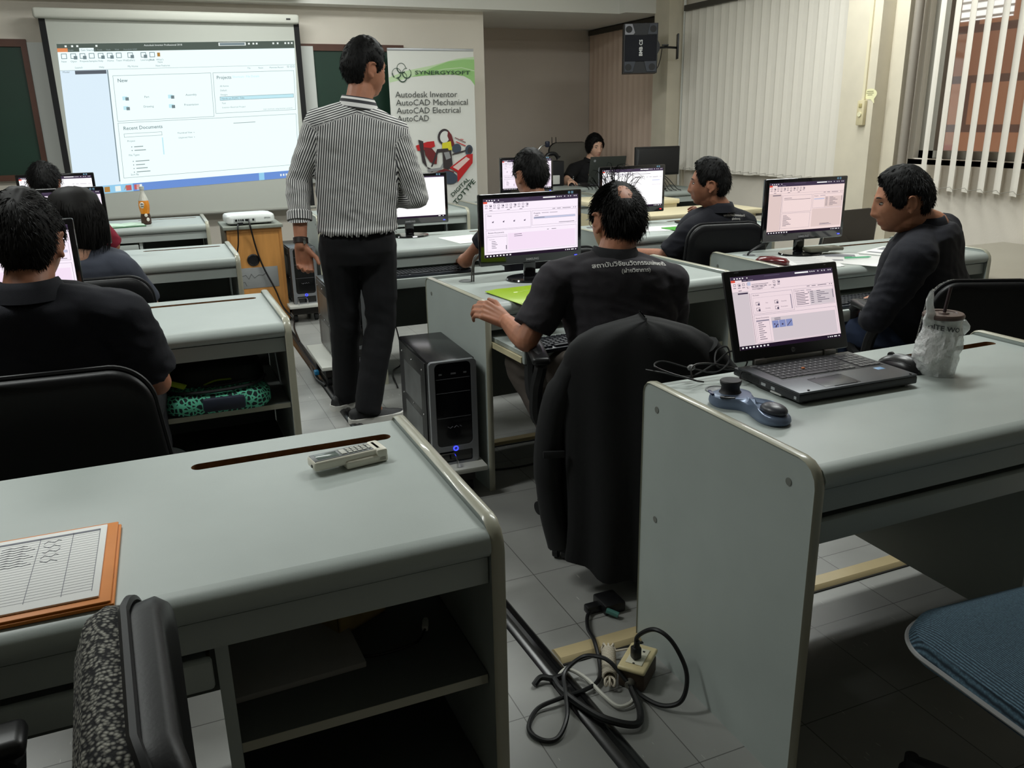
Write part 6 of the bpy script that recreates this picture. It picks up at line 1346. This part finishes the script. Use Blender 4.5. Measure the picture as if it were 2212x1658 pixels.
    me = remesh(mb, max(.008, vox*1.4), 3); me.shade_smooth(); nrm = [v.normal.copy() for v in me.vertices]
    for i, v in enumerate(me.vertices):
        c = v.co; k = .35+sum(g((c-q).length, .13) for q in (knL, knR))+.9*sum(g(c.z-q.z+.02, .05)*g((c-q).length, .12) for q in (anL, anR)); q = V((c.x*6, c.y*6, c.z*12+c.x*5)); v.co = c+nrm[i]*.008*k*(noise.noise(q)+.5*noise.noise(q*2.1))
    put(me, 'trousers', S['pantsm'], t, off)
    if S.get('shoes', True):
        for an, ft in ((anL, ftL), (anR, ftR)):
            f = ft.normalized(); l = V((f.y, -f.x, 0)); o = V((an.x, an.y, 0))-f*.055-off; rings = []
            for y, w, h0, h in ((-.035, .020, .012, .05), (-.02, .036, .0, .075), (.04, .036, .0, .085), (.10, .043, .0, .066), (.17, .046, .0, .046), (.215, .034, .003, .036), (.235, .010, .010, .024)): rings.append([o+f*y+l*(w*cos(a))+V((0, 0, max(.026, h0+h*max(0, sin(a))) if sin(a) > -.01 else .026)) for a in [2*pi*k/18 for k in range(18)]])
            mb = MB(); mb.loft(rings); sh_ = mb.build('shoe', S.get('shoem', BLKM), t)
            mb = MB(); mb.loft([[p*1.0 for p in [o+l*(x*1.08)+f*(y)+V((0, 0, z)) for x, y in rrect(-.042, -.042, .044, .238, .04, 6)]] for z in (.0, .027)]); mb.build('sole', S.get('solem', BLKM), sh_)
    return t, sh_o
def shirt_axis(me, S, J, pel, nek):
    """stripe coordinate in metres: across the back on the torso, around the arm on the sleeves, along the shoulder on the yoke"""
    if not S.get('stripes'): return
    at = me.attributes.new('stripe', 'FLOAT', 'POINT'); B = (J['shR']-J['shL']).normalized(); bk = B.cross(V((0, 0, 1)))
    for v in me.vertices:
        c = v.co; best = None
        for s in 'LR':
            for a, b, side in ((J['sh'+s], J['el'+s], 0), (J['el'+s], J['wr'+s], 1)):
                u = max(-.2 if side == 0 else 0, min(1, (c-a).dot(b-a)/(b-a).length_squared)); q = a+(b-a)*u; dd = (c-q).length/.066
                if side == 0 and u < .12: dd += (.12-u)*6
                if best is None or dd < best[0]: best = (dd, s, a, b, q)
        tx = (c-nek).dot(B); td = abs(tx)/.185
        if best and best[0] < 1.35 and (best[0] < td*1.15 or abs(tx) > .19):
            _, s, a, b, q = best; ax = (b-a).normalized(); r = c-q; e1 = (bk-ax*bk.dot(ax)).normalized(); e2 = ax.cross(e1); at.data[v.index].value = atan2(r.dot(e2), r.dot(e1))*.058+.5
        else:
            zt = c.z+abs(tx)*.30; yk = S['yoke']
            at.data[v.index].value = (zt*1.0+2.0) if zt > yk else tx
def stripe_mat():
    m = bpy.data.materials.new('black and white striped cotton'); m.use_nodes = True; nt = m.node_tree; N = nt.nodes; L = nt.links; b = N['Principled BSDF']
    at = N.new('ShaderNodeAttribute'); at.attribute_name = 'stripe'
    def mth(op, a, v):
        n = N.new('ShaderNodeMath'); n.operation = op; L.new(a, n.inputs[0]); n.inputs[1].default_value = v; return n.outputs[0]
    f = mth('FRACT', mth('DIVIDE', mth('ADD', at.outputs['Fac'], 10.), .0102), 0); r = N.new('ShaderNodeValToRGB'); L.new(f, r.inputs['Fac'])
    e = r.color_ramp.elements; e[0].color = (*lin((222, 220, 218)), 1); e[0].position = .46; e[1].color = (*lin((46, 45, 50)), 1); e[1].position = .54
    x = r.color_ramp.elements.new(.96); x.color = (*lin((46, 45, 50)), 1); x = r.color_ramp.elements.new(1.0); x.color = (*lin((222, 220, 218)), 1)
    L.new(r.outputs[0], b.inputs['Base Color']); b.inputs['Roughness'].default_value = .75; return m
def cloth(n, rgb, k=.12): return mat(n, rgb, .9, var=k, vscale=9, bump=.12, bscale=500)
NAVY = cloth('navy polo cotton', (17, 18, 28)); CHAR = cloth('charcoal polo cotton', (46, 43, 48)); BLKS = cloth('black polo cotton', (12, 12, 14)); GREYS = cloth('slate grey cotton', (62, 66, 78)); MAROON = cloth('maroon cotton', (132, 26, 48)); BLKT = cloth('black trouser cloth', (9, 9, 14)); JEAN = cloth('blue denim', (44, 56, 82), .2); BRN = cloth('brown grey trouser cloth', (86, 78, 72)); DKP = cloth('dark trouser cloth', (30, 30, 34))
def back_text(shirt, lines_, c, ux, uz, size, m, toward):
    """white print lying on the cloth"""
    me = shirt.data; bv = BVHTree.FromPolygons([v.co for v in me.vertices], [p.vertices for p in me.polygons]); mb = MB(); ux, uz, toward = V(ux).normalized(), V(uz).normalized(), V(toward).normalized()
    vs = []
    for k, (s, sz) in enumerate(lines_):
        tv, tf = text_geo(s, 'CENTER', .02); base = V(c)-uz*(k*size*1.15); o = len(vs); pts = []
        for x, y in tv:
            p = base+ux*(x*sz)+uz*(y*sz); h = bv.ray_cast(p+toward*.2, -toward); pts.append((h[0]+toward*.0015) if h[0] else p)
        mb.add(pts, tf)
    return mb.build('printed_text', m, shirt, smooth=0, clean=False)
TANSK = (172, 118, 92); DARKSK = (156, 106, 82); FAIR = (222, 178, 152); WT = mat('white print', (214, 212, 208), .7)
# presenter
P1, s1 = person('person', 'standing person in a striped shirt and black trousers, seen from behind', dict(
    pel=(.865, 3.88, .90), nek=(.90, 3.85, 1.475), hed=(.950, 3.875, 1.632), face=(66, -6, 2), az=24, paz=14, skin=TANSK, features=True, stand=True, bend=.0, vox=.0048, pw=1.,
    shL=(.735, 3.885, 1.405), shR=(1.055, 3.815, 1.355), elL=(.625, 3.93, 1.165), wrL=(.598, 3.85, .885), elR=(1.14, 3.81, 1.075), wrR=(.985, 4.02, 1.065),
    handL=((.12, .02, -1), (-.25, -1, -.1), ((30, 55, 40), (38, 60, 40), (44, 60, 40), (48, 60, 40)), .25), handR=((-.6, .5, .15), (0, .2, -1)),
    hipL=(.775, 3.90, .86), hipR=(.955, 3.87, .86), knL=(.80, 3.99, .48), knR=(.955, 3.90, .48), anL=(.80, 4.13, .09), anR=(.845, 3.86, .09), ftL=(.9, .5, 0), ftR=(1, .05, 0),
    shirtm=stripe_mat(), stripes=True, yoke=1.445, sleeve=1.55, cuff=True, hem=.085, hemw=.180, loose=.004, wrinkle=.007, pantsm=BLKT, solem=mat('white sole', (206, 204, 198), .6), pleg=(.092, .076, .070, .068), girth=1.06,
    hair=[dict(tab=[(0, .072), (28, .070), (46, .056), (60, .028), (74, -.012), (86, -.012), (94, .028), (112, .020), (124, -.04), (150, -.092), (180, -.106)], th=.014, top=.012, n=2800, ln=(.008, .018), up=.2, seed=3)]))
mb = MB(); d = V((.598-.625, 3.85-3.93, .885-1.165)).normalized(); c = V((.600, 3.856, .905))-V((.865, 3.88, 0)); mb.tube([c-d*.014, c-d*.012, c+d*.012, c+d*.014], [.029, .0335, .0335, .029], 24); wb = mb.build('watch_strap', mat('dark leather strap', (40, 32, 30), .4), P1); mb = MB(); cc = c+V((.012, -.032, 0)); mb.rbox(cc.x-.006, cc.x+.006, cc.y-.004, cc.y+.003, cc.z-.013, cc.z+.013, .002); mb.build('buckle', CHROME, wb)
mb = MB(); B = frm(14); L1 = B @ V((1, 0, 0)); F1 = B @ V((0, 1, 0)); mb.loft([ering(V((0, 0, z)), L1, F1, a, b, 40) for z, a, b in ((.938, .170, .124), (.939, .1765, .1305), (.968, .1765, .1305), (.970, .170, .124))]); mb.build('belt', mat('black belt leather', (20, 19, 20), .35), P1)
# balding man
bh = [dict(m=HAIRB, tab=[(0, .075), (30, .07), (46, .055), (60, .03), (76, -.004), (88, .0), (96, .03), (112, .022), (124, -.05), (150, -.088), (180, -.094)], th=.0045, top=.004, n=5200, ln=(.014, .030), up=.30, whorl=(-.15, -.45, .85), bald=((-.05, -.66, .76), .34), seed=5)]
def wisps(H, hs, t, off):
    r = random.Random(8); mb = MB()
    for k in range(48):
        d = V((r.uniform(-.75, .75), r.uniform(-.25, .45), r.uniform(.75, 1))).normalized(); p = skull(d)*1.08; n = p.normalized(); l = r.uniform(.035, .075); s = V((r.uniform(-.5, .9), r.uniform(-.5, .3), 0))
        mb.tube([H @ (q*hs)-off for q in (p, p+n*l*.45+s*l*.15, p+n*l*.75+s*l*.5, p+n*l*.8+s*l*.95, p+n*l*.62+s*l*1.3)], [.0010, .0010, .0009, .0007, .0003], 3, caps=False)
    mb.build('hair', HAIRB, t, smooth=60, clean=False)
P2, s2 = person('person', 'balding man in a charcoal polo shirt seated with his hand on the desk corner', dict(
    pel=(1.42, 2.36, .58), nek=(1.385, 2.40, .968), hed=(1.425, 2.455, 1.076), hs=1.05, face=(4, -11, 3), az=18, skin=TANSK, vox=.0042, bend=.05, girth=1.08,
    shL=(1.205, 2.46, .895), shR=(1.565, 2.345, .872), elL=(1.085, 2.45, .705), wrL=(1.118, 2.700, .716), elR=(1.66, 2.48, .66), wrR=(1.55, 2.72, .66),
    handL=((-.72, .46, .40), (.10, .72, -.68), ((38, 48, 30), (36, 50, 30), (34, 50, 30), (30, 48, 30)), .2, 1.05), shirtm=CHAR, collarm=mat('dark collar knit', (26, 26, 30), .9, bump=.2, bscale=400), pantsm=BRN, sleeve=.80, loose=.006, wrinkle=.008, seed=4, hair=bh, extra_hair=wisps, shoem=BLKM, knL=(1.22, 2.80, .52), anL=(1.34, 2.50, .09), knR=(1.62, 2.78, .52), anR=(1.55, 2.50, .09)))
back_text(s2, [('สถาบันวิจัยนวัตกรรมแห่งชาติ', .0215), ('(ฝ่ายวิชาการ)', .018)], (1.392-1.42, 2.40-2.36, .918), (1, .06, -.10), (.08, .05, 1), .021, WT, (.15, -1, .35))
off2 = V((1.42, 2.36, 0)); H2 = Matrix.Translation(V((1.425, 2.455, 1.076))) @ frm(4, -11, 3).to_4x4()
mb = MB(); mb.x = Matrix.Translation(-off2) @ H2
for s in (-1, 1): mb.tube([(s*.083, -.018, -.012), (s*.083, -.004, .010), (s*.08, .05, .012), (s*.072, .094, .012)], .0016, 6)
for s in (-1, 1): mb.tube([(s*.034+.024*cos(a), .100, .002+.016*sin(a)) for a in [2*pi*k/20 for k in range(21)]], .0012, 5, caps=False)
mb.tube([(-.011, .103, .006), (0, .106, .008), (.011, .103, .006)], .0012, 5); mb.build('spectacles', mat('steel frame', (150, 150, 150), .3, .9), P2)
# man at the right window
P3, s3 = person('person', 'man in a dark navy shirt and jeans turned to the left by the right window', dict(
    pel=(2.86, 2.36, .56), nek=(2.780, 2.385, .985), hed=(2.655, 2.41, 1.083), face=(-52, -8, -3), az=-28, paz=-20, skin=(176, 122, 94), features=True, vox=.0042, bend=.06, girth=1.15, hs=1.02,
    shL=(2.59, 2.27, .885), shR=(2.985, 2.50, .925), elL=(2.475, 2.31, .66), wrL=(2.64, 2.50, .60), elR=(2.98, 2.64, .66), wrR=(2.78, 2.66, .62), shirtm=NAVY, pantsm=JEAN, sleeve=1.75, loose=.020, wrinkle=.008, seed=9, coff=.22,
    hair=[dict(tab=[(0, .068), (30, .062), (44, .045), (54, .015), (64, -.010), (78, -.022), (90, -.006), (96, .028), (114, .020), (124, -.03), (150, -.062), (180, -.07)], th=.012, top=.006, n=3600, ln=(.010, .022), up=.18, seed=6, quiff=.012)]))
# man resting his chin
P4, s4 = person('person', 'man in a navy polo shirt with white back print resting his chin', dict(
    pel=(2.74, 3.86, .56), nek=(2.815, 3.755, .930), hed=(2.745, 3.765, 1.063), face=(-47, 2, -2), az=-6, skin=DARKSK, features=True, vox=.0045, bend=.03,
    shL=(2.615, 3.72, .835), shR=(3.015, 3.79, .835), elL=(2.515, 3.83, .685), wrL=(2.52, 4.10, .67), elR=(2.92, 4.12, .80), wrR=(2.81, 3.94, .86), handR=((-.5, -.55, .5), (-.5, .3, -.6)), shirtm=NAVY, pantsm=DKP, sleeve=.85, seed=2,
    hair=[dict(tab=[(0, .070), (28, .068), (42, .055), (54, .03), (66, .0), (80, -.012), (90, .024), (112, .018), (124, -.035), (150, -.07), (180, -.08)], th=.010, top=.016, n=2200, ln=(.010, .022), up=.3, seed=12, quiff=.02)]))
back_text(s4, [('สถาบันวิจัยนวัตกรรมแห่งชาติ', .0165), ('(ฝ่ายวิชาการ)', .0145)], (2.855-2.74, 3.755-3.86, .875), (1, -.1, .02), (0, .05, 1), .017, WT, (.3, -1, .3))
# instructor
P5, s5 = person('person', 'seated person in a black polo shirt facing the camera at the back of the room', dict(
    pel=(4.40, 8.30, .58), nek=(4.42, 8.22, .975), hed=(4.438, 8.155, 1.128), face=(176, -8, 6), az=192, skin=FAIR, features=True, vox=.006,
    shR=(4.20, 8.18, .90), shL=(4.60, 8.24, .89), elR=(4.06, 8.09, .78), wrR=(4.07, 8.00, .795), elL=(4.62, 8.05, .77), wrL=(4.40, 7.98, .80), handR=((-.4, -1, -.1), (0, 0, -1)), handL=((-1, -.25, .15), (0, -.35, .8), (12, 20, 15)), shirtm=BLKS, pantsm=DKP, sleeve=.72,
    hair=[dict(tab=[(0, .062), (25, .060), (44, .035), (60, -.02), (80, -.05), (100, -.06), (130, -.085), (180, -.095)], th=.017, top=.010, n=1200, ln=(.015, .03), up=.3, rr=.0016, seed=7)], knL=(4.55, 7.95, .5), knR=(4.3, 7.95, .5)))
mb = MB(); mb.text('S', (0, 0, 0), (1, 0, 0), (0, 0, 1), .05); mb.v = [v+V((4.135-4.40-.012, 8.065-8.30, .80)) for v in mb.v]; mb.build('sleeve_badge', WT, s5, smooth=0)
# person behind the bright monitor
person('person', 'dark haired person whose head shows above the bright home page monitor', dict(
    pel=(1.86, 4.06, .56), nek=(1.85, 4.02, 1.0), hed=(1.838, 4.07, 1.128), face=(-6, -6, 0), az=0, skin=TANSK, vox=.006, shL=(1.66, 4.03, .90), shR=(2.04, 4.03, .90), elL=(1.50, 4.16, .70), wrL=(1.56, 4.40, .66), elR=(2.1, 4.2, .68), wrR=(2.0, 4.42, .66), shirtm=NAVY, pantsm=DKP,
    hair=[dict(th=.014, top=.014, n=1800, ln=(.014, .026), up=.3, seed=14)]))
# man at far left
P7, s7 = person('person', 'man in a navy polo shirt with thick black hair, back turned, at the far left', dict(
    pel=(-.26, 2.52, .56), nek=(-.312, 2.37, 1.015), hed=(-.300, 2.43, 1.128), face=(5, -6, 0), az=0, skin=TANSK, vox=.0055, bend=.04, girth=1.12,
    shL=(-.52, 2.37, .93), shR=(-.115, 2.37, .93), elL=(-.58, 2.52, .72), wrL=(-.46, 2.78, .68), elR=(-.05, 2.47, .715), wrR=(-.11, 2.74, .665), shirtm=NAVY, pantsm=DKP, sleeve=.80, loose=.012, wrinkle=.008, seed=7,
    hair=[dict(m=HAIRB, th=.013, top=.014, n=3600, ln=(.010, .022), up=.25, seed=21, rr=.0011)]))
# long haired person
def long_hair(H, hs, t, off):
    mb = MB(); r = random.Random(4); rings = []
    for z, w, dpt, yo in ((.128, .02, .02, 0), (.120, .06, .06, 0), (.09, .095, .095, 0), (.03, .112, .118, -.002), (-.04, .116, .112, -.010), (-.10, .110, .09, -.02), (-.14, .085, .055, -.03), (-.155, .03, .02, -.03)):
        rings.append([V((w*cos(a), yo+dpt*sin(a) if sin(a) < .35 else yo+dpt*.35, z))*hs*(1+.02*noise.noise(V((cos(a)*6, sin(a)*6, z*8)))) for a in [2*pi*k/40 for k in range(40)]])
    mb.loft([[H @ p for p in q] for q in rings])
    for k in range(1600):
        a = r.uniform(pi*.88, 2*pi*1.12); z0 = r.uniform(-.06, .12); l = r.uniform(.06, .13); w = .114*sqrt(max(.03, 1-((z0-.0)/.135)**2)); 
        p = V((w*cos(a), -.004+w*sin(a), z0)); pts = [p, p+V((.012*cos(a), .012*sin(a), -.35*l)), p+V((.010*cos(a), .008*sin(a)-.004, -.7*l)), p+V((-.006*cos(a)+r.gauss(0, .008), -.01*sin(a), -l))]
        mb.tube([H @ (q*hs) for q in pts], [.001, .0011, .0009, .0003], 3, caps=False)
    mb.v = [v-off for v in mb.v]; mb.build('hair', HAIRB, t, smooth=60, clean=False)
P8, s8 = person('person', 'long haired person in a slate grey shirt seen from behind at left', dict(
    pel=(-.28, 4.14, .54), nek=(-.305, 3.99, .90), hed=(-.300, 4.04, 1.048), face=(2, -8, 0), az=0, skin=(196, 150, 126), vox=.006, hs=.98, shL=(-.46, 3.99, .815), shR=(-.155, 3.99, .815), elL=(-.50, 4.12, .64), wrL=(-.45, 4.38, .66), elR=(-.065, 4.10, .635), wrR=(-.12, 4.36, .65), shirtm=GREYS, pantsm=DKP, sleeve=.88, collar=False, loose=.006, hair=[], extra_hair=long_hair))
mb = MB(); mb.text('c', (0, 0, 0), (.8, .6, 0), (0, 0, 1), .03); mb.v = [v+V((-.035+.28, 4.05-4.14, .685)) for v in mb.v]; mb.build('sleeve_badge', mat('pale blue print', (150, 170, 190), .6), s8, smooth=0)
# person in maroon
P10, s10 = person('person', 'person in a maroon shirt, dark head before the farthest left monitor', dict(
    pel=(-.52, 5.80, .54), nek=(-.55, 5.70, .955), hed=(-.562, 5.75, 1.095), face=(-2, -8, 0), az=4, skin=TANSK, vox=.007, shL=(-.74, 5.72, .86), shR=(-.345, 5.71, .90), elL=(-.80, 5.85, .68), wrL=(-.7, 6.1, .66), elR=(-.250, 5.82, .70), wrR=(-.30, 6.08, .66), shirtm=MAROON, pantsm=DKP, sleeve=.95, hair=[dict(th=.015, top=.008, n=1200, ln=(.02, .035), up=.4, rr=.0014, seed=30)]))
mb = MB(); mb.tube([(.235, -.02, .80), (.255, -.03, .785), (.248, -.03, .765), (.262, -.03, .75)], .006, 6); mb.build('sleeve_print', WT, s10)

# ------------------------------------------------------------------ render look
SC.view_settings.view_transform = 'Standard'; SC.view_settings.look = 'None'; SC.view_settings.gamma = 1; SC.view_settings.exposure = EXPO; SC.view_settings.use_curve_mapping = False
SC.cycles.use_denoising = True; SC.cycles.max_bounces = 6; SC.cycles.transparent_max_bounces = 12; SC.cycles.sample_clamp_indirect = 4
